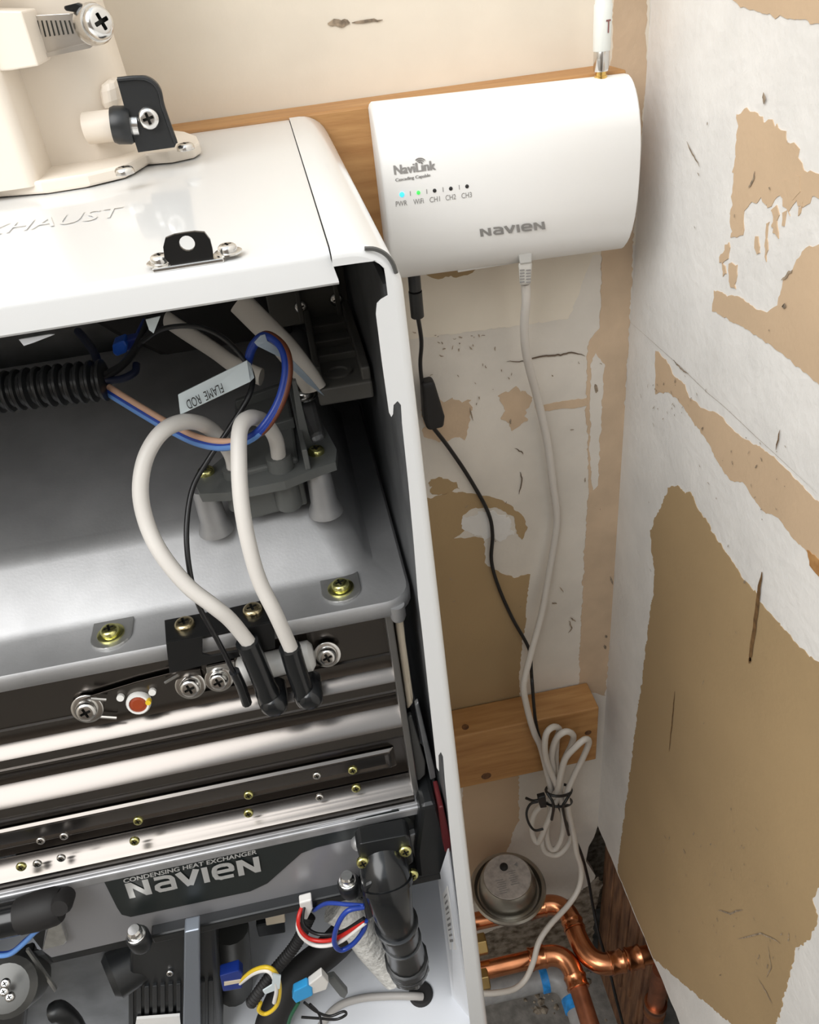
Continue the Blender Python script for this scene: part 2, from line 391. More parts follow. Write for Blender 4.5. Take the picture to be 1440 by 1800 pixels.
patch_y('damp_stain', [(1052, 1540), (1058, 1556), (1050, 1580), (1045, 1608), (1040, 1700), (1036, 1770), (900, 1800), (830, 1800), (830, 1650), (960, 1600), (1010, 1575)], 'dirt', wall_back, seed=18, amp=0.0022, th=0.0005)
# soil marks, cracks
def marks(name, lst, plane, mt, parent, th=0.0009):
    m = MB()
    for pts, wd in lst:
        P = [PY(a, b, WY) if plane == 'y' else PX(a, b, WX) for a, b in pts]
        out = [P[0]]
        for i in range(1, len(P)):
            for q in range(1, 5):
                t = P[i-1].lerp(P[i], q/4); out.append(t + noise.noise_vector(t*300)*0.0012)
        L = []; R_ = []
        for i, p in enumerate(out):
            d = (out[min(i+1, len(out)-1)]-out[max(i-1, 0)]).normalized()
            sd = Vector((-d.z, 0, d.x)) if plane == 'y' else Vector((0, -d.z, d.y))
            k_ = wd*0.5*(1-abs(2*i/(len(out)-1)-1)**3*0.8); L.append(p+sd*k_); R_.append(p-sd*k_)
        poly = L+R_[::-1]
        off = Vector((0, -th, 0)) if plane == 'y' else Vector((-th, 0, 0))
        for p in poly:
            if plane == 'y': p.y = WY
            else: p.x = WX
        n = len(L)
        m.add([p+off for p in L]+[p+off for p in R_], [(i, i+1, n+i+1, n+i) for i in range(n-1)])
    o = m.build(name, mt, parent); o['kind'] = 'stuff'; return o
marks('crack', [([(915, 634), (940, 628), (965, 624), (985, 622), (1005, 618), (1028, 624)], 0.0016), ([(890, 635), (912, 635), (928, 631)], 0.0008), ([(912, 868), (917, 845), (914, 828)], 0.0012), ([(904, 787), (916, 793), (920, 798)], 0.001)], 'y', 'crack', wall_back, 0.0010)
sc = []
for i in range(46):
    x, y = random.choice([(random.gauss(800, 28), random.gauss(596, 12)), (random.gauss(840, 50), random.gauss(640, 30)), (random.uniform(780, 1080), random.uniform(600, 1190))])
    L = random.uniform(2, 8); a = random.uniform(-0.5, 0.5)+random.choice([0, 1.4])
    sc.append(([(x, y), (x+L*math.cos(a), y+L*math.sin(a))], random.uniform(0.0005, 0.0012)))
sc += [([(576, 42), (600, 40), (614, 41)], 0.004), ([(618, 40), (645, 37), (672, 36)], 0.0018), ([(1047, 690), (1046, 674)], 0.003), ([(1000, 1090), (1005, 1103), (998, 1112)], 0.0016), ([(1002, 1084), (1012, 1092)], 0.0016), ([(1072, 1012), (1076, 1026)], 0.002), ([(970, 1058), (978, 1060)], 0.002), ([(826, 715), (830, 738)], 0.0012), ([(897, 735), (898, 745)], 0.0015), ([(1064, 1115), (1066, 1120)], 0.003), ([(1062, 1132), (1065, 1140)], 0.003), ([(990, 1040), (984, 1030)], 0.001)]
marks('scuff_marks', sc, 'y', 'scuff', wall_back, 0.0012)
# --- right wall: bare paper showing through the skim coat
patch_x(pn, [(1298, 197), (1315, 194), (1335, 203), (1365, 224), (1386, 246), (1400, 268), (1416, 296), (1440, 308), (1500, 330), (1500, 372), (1450, 356), (1425, 342), (1412, 362), (1402, 344), (1388, 372), (1378, 352), (1366, 348), (1352, 362), (1338, 342), (1328, 352), (1318, 356), (1310, 374), (1306, 396), (1300, 416), (1285, 420), (1283, 398), (1289, 340), (1293, 300), (1296, 250)], 'paper_light', wall_right, amp=0.0025, seed=21)
for i, q in enumerate([[(1276, 424), (1284, 420), (1282, 450), (1274, 462), (1266, 458)], [(1282, 462), (1294, 468), (1294, 510), (1284, 505), (1281, 480)], [(1330, 420), (1336, 416), (1334, 448), (1329, 450)], [(1346, 390), (1352, 385), (1348, 455), (1345, 420)], [(1356, 362), (1368, 360), (1372, 418), (1362, 412)], [(1378, 380), (1386, 378), (1384, 402), (1377, 398)], [(1402, 366), (1412, 360), (1408, 378), (1402, 376)], [(1272, 466), (1278, 478), (1271, 488)], [(1384, 316), (1404, 310), (1404, 340), (1392, 352)]]):
    patch_x('torn_shred', q, 'paper_light', wall_right, amp=0.0022, th=0.0006, seed=30+i)
patch_x(pn, [(1256, 510), (1272, 516), (1292, 520), (1306, 526), (1330, 546), (1352, 548), (1366, 540), (1371, 518), (1377, 490), (1396, 466), (1408, 448), (1424, 434), (1445, 428), (1500, 418), (1500, 730), (1440, 676), (1405, 646), (1360, 611), (1310, 576), (1270, 558), (1253, 545)], 'paper_light', wall_right, seed=22)
patch_x(pn, [(1152, 616), (1172, 630), (1186, 660), (1206, 674), (1212, 702), (1236, 716), (1266, 731), (1302, 766), (1346, 792), (1392, 832), (1442, 886), (1510, 950), (1510, 1085), (1440, 1008), (1412, 962), (1394, 944), (1370, 912), (1344, 900), (1322, 872), (1310, 850), (1286, 845), (1261, 811), (1241, 770), (1216, 736), (1190, 700), (1175, 690), (1152, 692)], 'paper_light', wall_right, seed=23, th=0.0003)
patch_x(pn, [(1262, -25), (1300, 12), (1360, 26), (1420, 40), (1500, 60), (1500, -60), (1300, -80)], 'paper_light', wall_right, seed=26)
patch_x('rust_stain', [(1420, 965), (1434, 975), (1450, 990), (1460, 1030), (1440, 1012), (1426, 994)], 'wood', wall_right, seed=24, th=0.0007)
patch_x(pn, [(1170, 872), (1178, 856), (1190, 851), (1205, 866), (1214, 862), (1222, 886), (1240, 911), (1270, 965), (1300, 1006), (1330, 1046), (1346, 1070), (1380, 1106), (1410, 1140), (1442, 1167), (1520, 1245), (1520, 1530), (1442, 1556), (1430, 1584), (1437, 1610), (1426, 1652), (1402, 1667), (1390, 1713), (1376, 1764), (1364, 1798), (1345, 1850)],
        'paper', wall_right, seed=25, amp=0.0018, extra=[(0.42, WB+0.003), (0.53, WB+0.004)]+[])
patch_x(pn, [(1171, 874), (1300, 1010), (1250, 1500), (1180, 1700), (1118, 1580), (1110, 1538), (1120, 1500), (1126, 1430), (1131, 1370), (1141, 1270), (1149, 1200), (1152, 1150), (1158, 1050), (1155, 1020), (1146, 972), (1143, 932), (1152, 908)], 'paper', wall_right, seed=25, amp=0.0018, th=0.00041)
marks('drip_stain', [([(1342, 1005), (1336, 1040), (1330, 1090), (1322, 1150), (1320, 1162)], 0.0042), ([(1188, 1215), (1184, 1260), (1178, 1322)], 0.0016), ([(1318, 1158), (1322, 1164)], 0.007), ([(1374, 755), (1366, 790)], 0.0012)], 'x', 'stain', wall_right, 0.001)
marks('crack', [([(1110, 566), (1200, 646), (1300, 738), (1440, 866)], 0.0003), ([(1186, 632), (1198, 648), (1212, 656)], 0.0012), ([(1210, 248), (1220, 270), (1232, 292)], 0.0012), ([(1396, 474), (1388, 482), (1376, 490)], 0.0016), ([(1330, 300), (1326, 318), (1318, 330)], 0.0014)], 'x', 'scuff', wall_right, 0.001)  # first stroke paints the tape crease's thin shadow line; the rest are marks
sc = []
for i in range(120):
    x, y = random.choice([(random.gauss(1190, 28), random.gauss(690, 28)), (random.gauss(1330, 45), random.gauss(1640, 70)), (random.uniform(1130, 1430), random.uniform(200, 1700)), (random.gauss(1240, 50), random.gauss(1500, 60)), (random.gauss(1300, 50), random.gauss(830, 40))])
    if x < 1115+max(0, (y-1500)*0.45): continue
    L = random.uniform(2, 8); a = 1.6+random.uniform(-0.6, 0.6)
    sc.append(([(x, y), (x+L*math.cos(a), y+L*math.sin(a))], random.uniform(0.0004, 0.0011)))
sc += [([(1346, 162), (1347, 184)], 0.003), ([(1380, 535), (1381, 542)], 0.004), ([(1313, 1020), (1311, 1026)], 0.002), ([(1203, 1492), (1206, 1500)], 0.002), ([(1300, 1650), (1340, 1640), (1375, 1658)], 0.0012), ([(1265, 1600), (1285, 1605), (1308, 1598)], 0.0014), ([(1335, 1720), (1350, 1745), (1360, 1765)], 0.0014), ([(1352, 1660), (1358, 1700), (1350, 1720)], 0.0008)]
marks('scuff_marks', sc, 'x', 'scuff', wall_right, 0.0012)
# ================================================================ BACKING BOARDS
def board(label, zt, zb, x1, yf, side_holes):
    t = thing('backing_board', label, 'board', V(0, WY-0.019, zb))
    m = MB(); m.box((-0.5, yf, zb), (x1, WY-0.0015, zt)); m.build('plank', 'wood', t, bev=0.0015)
    return t
zt = PY(797, 1247, WY).z-CZ
low = board('knotty pine board screwed across the wall below the white device, behind the coiled cable', -0.7085, -0.800, 0.2415, 0.560, 0)
for (a, b, rx, rz) in ((818, 1278, 0.004, 0.0025),):
    p = PZ(a, b, -0.7085); MB().lathe(p, (0, 0, 1), [(rx, 0), (rx*0.9, 0.0004), (rx*.3, 0.0005)], 14).build('knot', 'knot', low)
for (a, b, rx) in ((855, 1364, 0.006), (1034, 1288, 0.004)):
    p = PY(a, b, 0.560); MB().lathe(p, (0, -1, 0), [(rx, 0), (rx*0.9, 0.0004), (rx*.3, 0.0005)], 14).build('knot', 'knot', low)
top_b = board('pine board behind the water heater top and the white wall device', -0.0815, -0.170, 0.236, 0.562, 0)
# ================================================================ WATER HEATER
HZ = -0.70
ht = thing('water_heater', 'white wall hung tankless water heater with its front cover removed', 'water heater', V(-0.18, 0.41, HZ))
def xo(z): return 0.03635+(-0.0943-z)*0.0072
# side panel: top rolls over into the side, front edge rounded
YF = 0.2752; YB = 0.5605; XS = 0.0125; ZT = -0.082
def prof(d):
    R = 0.0178-d; out = [(XS, ZT-d), (0.0165, ZT-d)]
    cx, cz = xo(-0.1)-0.0178, ZT-0.0178
    for k in range(0, 9):
        a = math.radians(90-90*k/8); out.append((cx+R*math.cos(a), cz+R*math.sin(a)))
    for z in (-0.15, -0.25, -0.35, -0.45, -0.55, -0.65, -0.745): out.append((xo(z)-d, z))
    return out
m = MB(); rf = 0.0035; rows = []
rows.append([V(x, YB, z) for x, z in prof(0)])
rows.append([V(x, YF+rf, z) for x, z in prof(0)])
for k in range(1, 6):
    a = math.radians(90*k/5); rows.append([V(x, YF+rf*(1-math.sin(a)), z) for x, z in prof(rf*(1-math.cos(a)))])
n = len(rows[0]); vs = [p for r_ in rows for p in r_]
m.add(vs, [(i*n+k, i*n+k+1, (i+1)*n+k+1, (i+1)*n+k) for i in range(len(rows)-1) for k in range(n-1)])
inner_px = [(585, 469), (630, 462.5), (662, 458.5), (670, 461), (675, 470), (678, 488), (682, 520), (670, 527), (663, 534), (661, 552), (672, 640), (684, 725), (688, 733), (691, 728), (692, 712), (699, 705), (705, 712), (707, 745), (718, 850), (728, 960), (735, 1050), (741, 1100), (768, 1350), (772, 1356), (771, 1328), (775, 1322), (779, 1330), (782, 1370), (792, 1475), (806, 1600), (826, 1795), (834, 1880)]
inner = [PY(a, b, YF) for a, b in inner_px]
outer = rows[-1]
poly = outer + inner[::-1]
m.prism(poly, (0, 0.0008, 0))
side = m.build('side_panel', 'white_paint', ht, smooth=50)
sl = MB(); 
arc = crv([PY(a, b, YF-0.0001) for a, b in ((641, 437), (660, 438), (678, 447), (690, 462), (697, 480))], 4)
sl.tube(arc, 0.0008, 6); sl.build('seam_gap', 'dark_metal', ht)
m = MB(); pa = [q for q in prof(0.0022) if q[1] > -0.40] + [(xo(-0.40)-0.0022, -0.40)]
vs = [V(x, y, z) for y in (0.2775, 0.557) for x, z in pa]; n = len(pa)
m.add(vs, [(k, k+1, n+k+1, n+k) for k in range(n-1)]); m.build('corner_liner', 'grey_liner', ht, smooth=50)
# inner lining of the side panel
MB().box((0.0305, 0.290, -0.490), (0.0325, 0.556, -0.102)).build('side_liner', 'grey_liner', ht)
lw = MB(); lw.prism([V(xo(z)-0.0022, y, z) for y, z in ((0.2775, -0.4), (0.556, -0.4), (0.556, HZ), (0.2775, HZ))], (0.0012, 0, 0)); lw.build('side_inner_face', 'white_paint_in', ht)
# top panel with its front lip
m = MB(); L = []
for y, z in ((0.560, ZT-0.001), (0.2830, ZT-0.001), (0.2815, ZT-0.001), (0.2795, ZT-0.0016), (0.2785, ZT-0.003), (0.2783, ZT-0.0042), (0.2776, -0.0935), (0.2775, -0.0945), (0.2785, -0.0955), (0.284, -0.0955)):
    L.append((y, z))
xe = [XS-0.0004]*4 + [XS-0.0003, XS-0.0003, 0.0137, 0.0138, 0.0138, 0.0138]
n = len(L); IN = [(y+(0.001 if i > 2 else 0), z-(0.001 if i < 5 else 0)) for i, (y, z) in enumerate(L)]
IN = [(min(y, 0.559) if i else 0.560, z) for i, (y, z) in enumerate(IN)]
prl = [V(-0.40, y, z) for y, z in L]+[V(-0.40, y, z) for y, z in IN[::-1]]
prr = [V(x, y, z) for (y, z), x in zip(L, xe)]+[V(x, y, z) for (y, z), x in zip(IN[::-1], xe[::-1])]
vs = prl+prr; N2 = 2*n
m.add(vs, [(i, (i+1) % N2, N2+(i+1) % N2, N2+i) for i in range(N2)] + [(N2+i, N2+i+1, N2+N2-2-i, N2+N2-1-i) for i in range(n-1)])
top = m.build('top_panel', 'white_paint', ht, smooth=45)
# left side, back, bottom
MB().box((-0.402, 0.276, HZ), (-0.400, 0.56, ZT)).build('side_panel', 'white_paint', ht)
MB().prism([V(-0.400, 0.5575, HZ), V(-0.400, 0.5575, ZT-0.0012)]+[V(x, 0.5575, z) for x, z in prof(0.0012)], (0, 0.0028, 0)).build('back_panel', 'grey_liner', ht)
m = MB(); m.box((-0.400, 0.2765, HZ), (0.0385, 0.556, HZ+0.0012)); m.build('bottom_pan', 'white_paint_in', ht)
BZ = HZ+0.0012
# embossed word on the top
vs, fs = text_geo('EXHAUST', 1.0)
wT = max(v.x for v in vs)
def ftop(x, y):
    xx = -0.071 + (x-wT)*0.0155; yy = 0.370+y*0.026
    return V(xx, yy, ZT-0.001)
m = MB(); m.add([ftop(v.x, v.y)+Vector((0, 0, 0.0004)) for v in vs], fs); m.build('embossed_word', 'white_paint', ht)
# lifting tab on the top front edge
tb = MB(); YT = 0.2835
pl = crv([PY(a, b, YT) for a, b in ((291, 470), (287, 436), (287, 424), (294, 416), (304, 413), (345, 407), (358, 408), (367, 415), (371, 428), (379, 459))], 2)
cen = PY(329, 428, YT); nn = 16
hole = [cen+Vector((0.0026*math.cos(2*math.pi*k/nn), 0, 0.0026*math.sin(2*math.pi*k/nn))) for k in range(nn)]
# plate with a real hole: join ring outline to the hole by angle
oth = []
for k in range(nn):
    d = Vector((math.cos(2*math.pi*k/nn), 0, math.sin(2*math.pi*k/nn))); best = None
    for i in range(len(pl)):
        a, b = pl[i], pl[(i+1) % len(pl)]
        den = d.x*(b.z-a.z)-d.z*(b.x-a.x)
        if abs(den) < 1e-12: continue
        t = ((a.x-cen.x)*(b.z-a.z)-(a.z-cen.z)*(b.x-a.x))/den; u = ((a.x-cen.x)*d.z-(a.z-cen.z)*d.x)/den
        if t > 0 and -1e-6 <= u <= 1+1e-6: best = cen+d*t
    oth.append(best or cen+d*0.008)
th = Vector((0, 0.0016, 0))
tb.loft([hole, oth, [p+th for p in oth], [p+th for p in hole], hole], cap=False)
tb.build('lifting_tab', 'black_metal', ht)
ft = MB(); ft.box((-0.0485, 0.2822, ZT-0.001), (-0.024, 0.2895, ZT+0.0006)); ft.build('tab_foot', 'steel', ht, bev=0.0004)
for a, b in ((276, 462), (398, 441)):
    p = PZ(a, b, ZT+0.003); screw(V(p.x, 0.288, ZT+0.0004), (0, 0, 1), 0.0034, ht, 'steel', 1)
# ---------------------------------------------------------------- cast aluminium burner housing
FL = -0.275
def sl_(y): return max(0, y-0.37)*0.26
loops = [rrect(-0.40, 0.0265, 0.311, 0.548, FL-0.011, 0.012), rrect(-0.40, 0.0285, 0.309, 0.548, FL-0.008, 0.014), rrect(-0.40, 0.0285, 0.309, 0.548, FL-0.002, 0.014), rrect(-0.40, 0.027, 0.3105, 0.547, FL, 0.013),
         rrect(-0.395, 0.0125, 0.334, 0.54, FL+0.0003, 0.016), rrect(-0.392, 0.009, 0.3385, 0.54, FL+0.004, 0.016), rrect(-0.388, -0.001, 0.3605, 0.535, FL+0.0275, 0.018), rrect(-0.386, -0.004, 0.3655, 0.53, FL+0.0310, 0.018), rrect(-0.384, -0.008, 0.372, 0.525, FL+0.0320, 0.018)]
for l in loops[6:]:
    for p in l: p.z += sl_(p.y)
bh = MB().loft(loops).build('burner_housing', 'cast_alu', ht, smooth=40)
m = MB(); p = PZ(711, 1064, FL-0.006); m.lathe(V(0.0195, 0.3115, FL-0.014), (0, 0, 1), [(0.0035, 0), (0.0042, 0.002), (0.0042, 0.010)], 14); m.build('corner_boss', 'cast_alu', bh, smooth=40)
# screw pads
for sx, sy in ((600, 1038), (197, 1118)):
    c = PZ(sx, sy, FL); pts = []
    for k in range(13): a = math.radians(180+180*k/12); pts.append(V(c.x+0.0105*math.cos(a), c.y+0.0095*math.sin(a)-0.001, FL))
    pts += [V(c.x+0.0105, 0.338, FL), V(c.x-0.0105, 0.338, FL)]
    MB().prism(pts, (0, 0, 0.0016)).build('screw_pad', 'pad_alu', bh, bev=0.0006)
    screw(V(c.x, c.y, FL+0.0016), (0, 0, 1), 0.0048, bh, 'zinc', 1)
# ridge relief on the sloping top: shallow raised rib
# gasket line under the housing
MB().box((-0.395, 0.316, FL-0.0145), (0.0165, 0.36, FL-0.011)).build('gasket', 'black_matte', bh)
# black bracket on the flange
bk = MB()
bk.pz([(289, 1090), (396, 1070), (482, 1050), (490, 1090), (360, 1118), (292, 1132)], FL+0.0018, 0.0016)
bk.py([(292, 1131), (356, 1119), (356, 1150), (370, 1154), (418, 1145), (426, 1137), (424, 1106), (482, 1094), (484, 1140), (298, 1184)], 0.306, 0.0015)
bko = bk.build('flange_bracket', 'black_metal', bh, bev=0.0003)
for sx, sy in ((323, 1094), (443, 1069)):
    c = PZ(sx, sy, FL+0.0045); screw(V(c.x, c.y, FL+0.0018), (0, 0, 1), 0.0052, bko, 'brass', 0)
# ---------------------------------------------------------------- stainless heat exchanger front
CY = 0.325
def zz(py, y=CY): return PY(300, py, y).z-CZ
hx_prof = [(0.3245, FL-0.0112), (0.3245, zz(1222)), (0.3232, zz(1223.5)), (0.3232, zz(1229)), (0.3248, zz(1231)), (0.3248, zz(1240)), (0.3235, zz(1246)), (0.3190, zz(1251)), (0.3165, zz(1258)), (0.3165, zz(1272)), (0.319, zz(1282)), (0.3255, zz(1290)), (0.3285, zz(1296)), (0.3285, zz(1301)), (0.3272, zz(1302.5)), (0.3272, zz(1305)), (0.3285, zz(1306.5)), (0.3285, zz(1310)), (0.3272, zz(1311.5)), (0.3272, zz(1316)), (0.326, zz(1322)), (0.319, zz(1330)), (0.3155, zz(1339)), (0.3155, zz(1354)), (0.319, zz(1366)), (0.3255, zz(1376)), (0.327, zz(1384)), (0.326, zz(1446))]
m = MB(); X0, X1 = -0.395, 0.0128
vs = []
for y, z in hx_prof: vs += [V(X0, y, z), V(X1, y, z)]
m.add(vs, [(2*i, 2*i+1, 2*i+3, 2*i+2) for i in range(len(hx_prof)-1)])
hx = m.build('heat_exchanger', 'chrome', ht, smooth=28)
# pressed long emboss
m = MB(); e0, e1 = zz(1392, .327), zz(1428, .327)
m.loft([[V(X0+0.02, 0.3264, e0), V(0.006, 0.3264, e0), V(0.006, 0.3264, e1), V(X0+0.02, 0.3264, e1)], [V(X0+0.024, 0.3238, e0-0.0025), V(0.002, 0.3238, e0-0.0025), V(0.002, 0.3238, e1+0.0025), V(X0+0.024, 0.3238, e1+0.0025)], [V(X0+0.027, 0.3252, e0-0.005), V(-0.001, 0.3252, e0-0.005), V(-0.001, 0.3252, e1+0.005), V(X0+0.027, 0.3252, e1+0.005)]])
m.build('pressed_rib', 'chrome', hx, bev=0.0008)
# stepped skirt in two ledges
s0, s1, s2 = zz(1446, .326), zz(1472, .318), zz(1500, .312)
m = MB(); lp = [(0.326, s0), (0.3195, s0-0.0015), (0.3175, s0-0.003), (0.3165, s1), (0.3145, s1-0.0008), (0.3125, s1-0.002), (0.3115, s2)]
vs = []
for y, z in lp: vs += [V(X0, y, z), V(X1, y, z)]
m.add(vs, [(2*i, 2*i+1, 2*i+3, 2*i+2) for i in range(len(lp)-1)])
m.build('skirt', 'chrome', hx, smooth=25)
for sx, sy in ((620, 1352), (437, 1396), (243, 1441)):
    c = PY(sx, sy, 0.3168); screw(c, (0, -1, 0.25), 0.0030, hx, 'zinc', 0)
for sx, sy in ((626, 1384), (437, 1428), (237, 1477), (38, 1522)):
    c = PY(sx, sy, 0.3122); screw(c, (0, -1, 0.25), 0.0030, hx, 'zinc', 0)
for sx, sy in ((557, 1362), (562, 1400), (113, 1468), (108, 1507), (72, 1476), (66, 1517)):
    c = PY(sx, sy, 0.3145); screw(c, (0, -1, 0.25), 0.0026, hx, 'steel', 0)
# right hand end flange, insulation strip, black end plates
m = MB(); m.box((0.0125, 0.3135, zz(1500)+0.004), (0.0165, 0.345, FL-0.0115)); m.build('end_flange', 'steel_edge', hx, bev=0.0006)
m = MB(); m.prism([PY(a, b, 0.318) for a, b in ((693, 1080), (709, 1082), (714, 1130), (727, 1225), (726, 1238), (717, 1250))], (0, 0.05, 0)); m.build('insulation', 'cream', ht, bev=0.0015)
m = MB(); m.py([(716, 1262), (724, 1258), (748, 1340), (748, 1362), (738, 1372), (732, 1372)], 0.316, 0.004); m.build('end_plate', 'dark_metal', ht, bev=0.0008)
m = MB(); m.py([(730, 1240), (736, 1235), (764, 1350), (766, 1368), (757, 1372)], 0.313, 0.004); m.build('end_plate', 'grey_liner', ht, bev=0.0008)
# ---------------------------------------------------------------- grey mounting rail
rz0 = s2; RT = rz0-(PY(300, 1527, 0.3065).z-CZ)
m = MB()
pts = [V(-0.40, 0.3065, rz0), V(0.0205, 0.3065, rz0), V(0.0285, 0.3145, rz0), V(0.0285, 0.335, rz0), V(-0.40, 0.335, rz0)]
m.prism(pts, (0, 0, -RT)); rail = m.build('mounting_rail', 'bar_grey', ht, bev=0.0012)
MB().box((-0.40, 0.3085, rz0), (0.0195, 0.3105, rz0+0.0012)).build('rail_bead', 'bar_grey', rail, bev=0.0005)
# ---------------------------------------------------------------- condensing heat exchanger
CF = 0.3095
zc0 = rz0-RT
chx = MB(); chx.box((-0.25, CF+0.0005, zc0-0.085), (0.024, 0.40, zc0-0.0005)); ch = chx.build('condensing_unit', 'black_plastic', ht, bev=0.003)
m = MB(); m.py([(92, 1560), (160, 1545), (690, 1424), (695, 1500), (640, 1520), (625, 1560), (90, 1684), (74, 1672)], CF-0.0015, 0.002)
m.build('face_plate', 'silver_face', ch, bev=0.0008)
lbl = MB(); lbl.py([(182, 1548), (700, 1424), (722, 1440), (716, 1452), (556, 1490), (530, 1500), (505, 1522), (470, 1553), (440, 1567), (230, 1612), (214, 1608), (206, 1596)], CF-0.0023, 0.0008); lo_ = lbl.build('name_label', 'label_black', ch)
A_, B_, C_ = PY(228, 1579, CF-0.0024), PY(459, 1529, CF-0.0024), PY(219, 1553, CF-0.0024)
ex = (B_-A_)/5.55; ey = (C_-A_)
decal('word_mark', logo(), lambda x, y: A_+ex*x+ey*y, 'logo_silver', ch)
vs, fs = text_geo('CONDENSING HEAT EXCHANGER'); tw = max(v.x for v in vs)
A2, B2, C2 = PY(217, 1552, CF-0.0024), PY(451, 1500, CF-0.0024), PY(215.5, 1545, CF-0.0024)
decal('small_print', [(vs, fs), ([v+Vector((0.05, 0, 0)) for v in vs], fs), ([v+Vector((0.0, 0.04, 0)) for v in vs], fs)], lambda x, y: A2+(B2-A2)*(x/tw)+(C2-A2)*(y/0.70), 'logo_silver', ch)
# bottom rail of the unit and bolts on bosses
zr = PY(300, 1640, 0.300).z-CZ
m = MB(); m.box((-0.175, 0.3000, zr-0.009), (0.024, 0.345, zr)); m.build('lower_rail', 'black_plastic', ch, bev=0.0015)
m = MB(); m.py([(74, 1672), (92, 1600), (104, 1612), (118, 1655), (112, 1662)], CF-0.006, 0.006); m.build('end_gusset', 'galv', ch, bev=0.0012)
for sx, sy in ((238, 1640), (611, 1545)):
    c = PY(sx, sy, 0.294)
    b_ = MB(); b_.lathe(c-Vector((0, 0, 0.016)), (0, 0, 1), [(0.0060, 0), (0.0072, 0.003), (0.0075, 0.0115), (0.0066, 0.0135)], 20)
    bo = b_.build('boss', 'black_plastic', ch, smooth=40)
    m = MB(); m.lathe(c-Vector((0, 0, 0.0025)), (0, 0, 1), [(0.0062, 0), (0.0062, 0.0012), (0.0056, 0.0016), (0.0046, 0.0016), (0.0046, 0.0055), (0.0036, 0.0068)], 18); m.build('bolt', 'steel', bo, smooth=35)
# right end casting ears
m = MB(); m.py([(720, 1470), (745, 1462), (752, 1500), (765, 1486), (768, 1498), (755, 1516), (734, 1520), (726, 1500)], CF-0.004, 0.01); m.build('end_casting', 'cast_alu', ch, bev=0.001)
m = MB(); m.py([(735, 1455), (752, 1452), (762, 1490), (750, 1500), (740, 1490)], CF-0.006, 0.004); m.build('end_casting', 'cast_alu', ch, bev=0.001)
for px_ in ((632, 1480), (668, 1475), (703, 1462)):
    c = PY(*px_, CF-0.004); m = MB(); m.lathe(c, (0, -1, 0.6), [(0.0052, -0.008), (0.0056, 0.002), (0.004, 0.005), (0.002, 0.006)], 16); m.build('casting_lug', 'cast_alu', ch, smooth=50)
# black end casing behind the elbow
m = MB(); m.py([(740, 1420), (768, 1413), (790, 1500), (790, 1535), (735, 1545), (730, 1500)], 0.300, 0.05); m.build('end_cap', 'black_plastic', ch, bev=0.003)
m = MB(); m.py([(772, 1420), (780, 1418), (794, 1480), (792, 1500), (782, 1498)], 0.292, 0.02); m.build('red_clip', 'red_part', ch, bev=0.001)
# drain elbow
el = MB(); DY = 0.282
el.py([(627, 1492), (632, 1484), (716, 1468), (722, 1474), (728, 1516), (716, 1524), (648, 1538), (638, 1532)], 0.290, 0.012)
elo = el.build('elbow_plate', 'black_plastic', ht, bev=0.0015)
pp = [(672, 1500, .297), (676, 1530, .288), (682, 1560, .281), (688, 1590, .277), (694, 1612, .276), (700, 1632, .278), (706, 1650, .282), (711, 1668, .286), (716, 1690, .290), (719, 1702, .292)]
rr = [.0155, .0160, .0155, .0138, .0126, .0124, .0126, .0134, .0146, .0148]
cp = crv([PY(*q) for q in pp], 4)
ci = [rr[min(i//4, 9)]*(1-(i % 4)/4)+rr[min(i//4+1, 9)]*((i % 4)/4) for i in range(len(cp))]
el = MB(); el.tube(cp, ci, 24); eb = el.build('drain_elbow', 'black_gloss', ht, smooth=40)
def ringat(path, i, r, wdt, nm, mt, par, n=24):
    t = (path[min(i+1, len(path)-1)]-path[max(i-1, 0)]).normalized(); m = MB()
    m.lathe(path[i], t, [(r*0.9, -wdt/2), (r, -wdt/2*0.8), (r, wdt/2*0.8), (r*0.9, wdt/2)], n); return m.build(nm, mt, par, smooth=40)
ringat(cp, 7, 0.0168, 0.004, 'elbow_ring', 'black_gloss', eb); ringat(cp, 18, 0.0146, 0.004, 'elbow_ring', 'black_gloss', eb); ringat(cp, 24, 0.0138, 0.003, 'elbow_ring', 'black_gloss', eb)
ringat(cp, 31, 0.0160, 0.010, 'union_nut', 'black_plastic', eb, 12); ringat(cp, 34, 0.0150, 0.005, 'union_nut', 'black_plastic', eb)
m = MB(); q = cp[35]; dn = (cp[36]-cp[34]).normalized(); m.lathe(q, dn, [(0.0155, -0.002), (0.0155, 0.006), (0.012, 0.009), (0.011, 0.015), (0.006, 0.017)], 6); m.build('hex_end', 'dark_metal', eb, bev=0.0008)
for a, b in ((712, 1494), (638, 1514), (724, 1536)):
    c = PY(a, b, 0.2895); screw(c, (0, -1, 0.35), 0.0042, elo, 'zinc', 0)
m = MB(); m.py([(640, 1560), (655, 1552), (662, 1570), (660, 1612), (645, 1622), (640, 1600)], 0.276, 0.012); m.build('sensor_block', 'black_plastic', elo, bev=0.002)
# foam wrapped hose behind the elbow
m = MB(); hp = crv([PY(*q) for q in ((588, 1590, .330), (620, 1610, .325), (650, 1655, .318), (680, 1690, .312), (700, 1712, .306))], 5); m.tube(hp, 0.0135, 14)
m.build('wrapped_hose', 'foam_wrap', ht, smooth=60)
